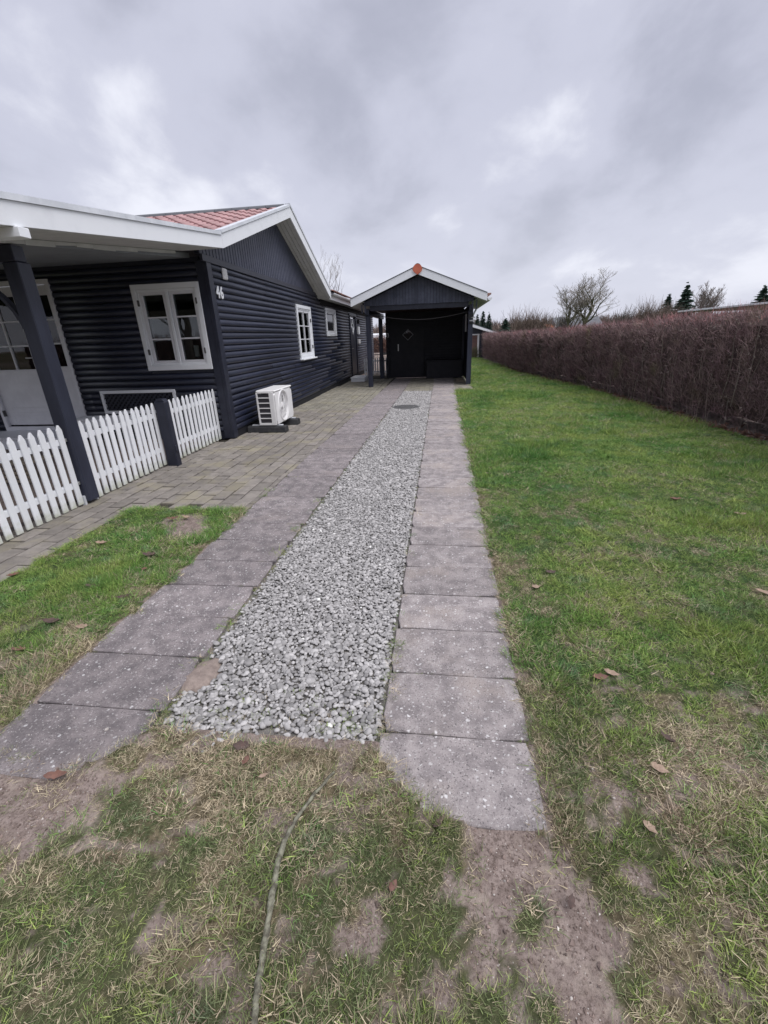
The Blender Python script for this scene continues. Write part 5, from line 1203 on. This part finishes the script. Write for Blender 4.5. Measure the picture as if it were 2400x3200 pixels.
for i, (x, y, h) in enumerate(((6.4, 80, 4.3), (7.4, 81, 4.9), (8.3, 80, 4.4))): conifer((x, y, 0), h, 1.3, ('left', 'tallest', 'right')[i]+' of three far dark firs above the grey shed roof', 40+i, group='far firs behind the shed', whorls=16)
# neighbour shed at the end of the lawn
ns = thing('garden_shed', 'dark shed with white sloping roof edge at the end of the lawn', 'shed', (2, 33, 0))
put('wall', MB().prism([(-2.2, 0), (3.35, 0), (3.35, 1.75), (.9, 2.55), (-2.2, 1.7)], 'y', 33.05, 37), 'siding_dark', ns)
put('roof', MB().prism([(.7, 2.74), (3.97, 1.60), (3.97, 1.66), (.7, 2.80)], 'y', 32.6, 37.3), 'roof_grey', ns); put('roof', MB().prism([(.695, 2.74), (-2.6, 1.66), (-2.6, 1.72), (.695, 2.80)], 'y', 32.6, 37.3), 'roof_grey', ns)
put('barge_board', MB().prism([(.7, 2.52), (3.62, 1.61), (3.97, 1.50), (3.97, 1.62), (.7, 2.745)], 'y', 32.57, 32.6), 'white', ns)
dd = put('door', MB().box(2.1, 2.70, 32.98, 33.04, .05, 1.50, .004), 'brick_red', ns)
put('door_frame', MB().box(2.70, 2.82, 32.95, 33.04, .05, 1.50, .004).box(2.0, 2.82, 32.95, 33.04, 1.501, 1.58, .004), 'plastic_grey', dd)
shrub((2.5, 32.3, 0), .35, .3, .85, 260, 'dark green low bush by the shed door', 'bark_moss', 60, w=.02)
# neighbours beyond the hedge
nh = thing('neighbour_carport', 'flat roof with thin white edge just showing above the hedge', 'carport', (9, 15, 0))
put('fascia', MB().box(8.5, 8.53, 9.0, 18.2, 2.055, 2.105, .004), 'white', nh); put('roof', MB().box(8.531, 11.5, 9.0, 18.2, 2.04, 2.10), 'roof_grey', nh)
for y in (9.2, 13.5, 18.0):
    for x in (8.6, 11.3): put('post', MB().box(x, x+.1, y, y+.1, 0, 2.039), 'post', nh)
fh = thing('distant_house', 'low far house with grey pitched roof and orange ridge end', 'house', (16, 60, 0))
put('wall', MB().box(13.2, 19, 58.2, 63, 0, 1.95), 'plastic_grey', fh); put('roof', MB().prism([(57.9, 1.95), (60.6, 3.1), (63.3, 1.95)], 'x', 13.9, 19.3), 'roof_grey', fh)
put('end_roof', MB().prism([(57.9, 1.951), (60.6, 2.4), (63.3, 1.951)], 'x', 12.9, 13.89), 'orange', fh)
put('flagpole', MB().tube([(13.6, 57, 0), (13.6, 57, 3.0), (13.6, 57, 3.05)], [.06, .045, .06], 8), 'white', label='thin white flagpole beyond the hedge', cat='flagpole')
# seen through the passage left of the shed
hb = thing('hedge', 'red-brown bush hedge seen through the gate passage', 'hedge', (-5, 40, 0)); rng = np.random.default_rng(77); n = 4200
P = np.stack([rng.uniform(-11, -2.5, n), rng.uniform(39.6, 40.4, n), .4+1.15*rng.random(n)], 1); D = np.stack([rng.normal(0, .5, n), rng.normal(0, .5, n), np.abs(rng.normal(.6, .5, n))], 1); D /= np.linalg.norm(D, axis=1)[:, None]
V, F = ribbons(P, D, .15+.25*rng.random(n), .02+.03*rng.random(n), rng.normal(0, .3, n), rng); put('twigs', npmesh('twigs', V, F), 'leaf_brown', hb)
put('dense_core', MB().box(-11, -2.5, 39.85, 40.15, .35, 1.4), 'hedge_core', hb)
st_ = MB()
for x in np.arange(-10.8, -2.6, .22): st_.tube([(x, 40, 0), (x+rng.normal(0, .08), 40+rng.normal(0, .05), .6)], .02, 4, False)
put('stems', st_, 'bark', hb)
cv = thing('caravan', 'white low flat-roofed caravan showing above the far red hedge', 'caravan', (-6, 46, 0)); put('body', MB().box(-8.5, -4.0, 45, 47.2, .35, 1.95, .12), 'white', cv); put('window', MB().box(-7.5, -5.5, 44.97, 44.999, 1.1, 1.55, .01), 'glass', cv)
for x in (-7.2, -5.2): put('wheel', MB().tube([(x, 44.98, .33), (x, 45.2, .33)], .33, 16), 'rubber', cv)
# hedge row and trees behind the photographer, mirrored in the panes
rh = thing('hedge', 'tall dark hedge mirrored low in the front window panes', 'hedge', (-10, -16, 0)); n = 9000; rng = np.random.default_rng(78)
P = np.stack([rng.uniform(-30, 14, n), rng.uniform(-16.8, -15.5, n), 2.1*rng.random(n)], 1); D = np.stack([rng.normal(0, .5, n), rng.normal(0, .5, n), np.abs(rng.normal(.8, .4, n))], 1); D /= np.linalg.norm(D, axis=1)[:, None]
V, F = ribbons(P, D, .2+.4*rng.random(n), .03+.03*rng.random(n), rng.normal(0, .3, n), rng); put('twigs', npmesh('twigs', V, F), 'hedge_twig', rh); put('dense_core', MB().box(-30, 14, -16.6, -15.8, 0, 1.9), 'hedge_core', rh)
for i, (x, y, h, s) in enumerate(((-16.5, -14.5, 5.5, 71), (-22, -15, 6.0, 72), (-12.5, -17.5, 5.0, 73))):
    bare_tree('bare_tree', (x, y, 0), h, .3, .8, 3, [9, 6, 5], ('middle', 'leftmost', 'rightmost')[i]+' bare tree mirrored in the house windows', 'bark', 'bark', s, .4, .012)
print('objects', len(bpy.data.objects))
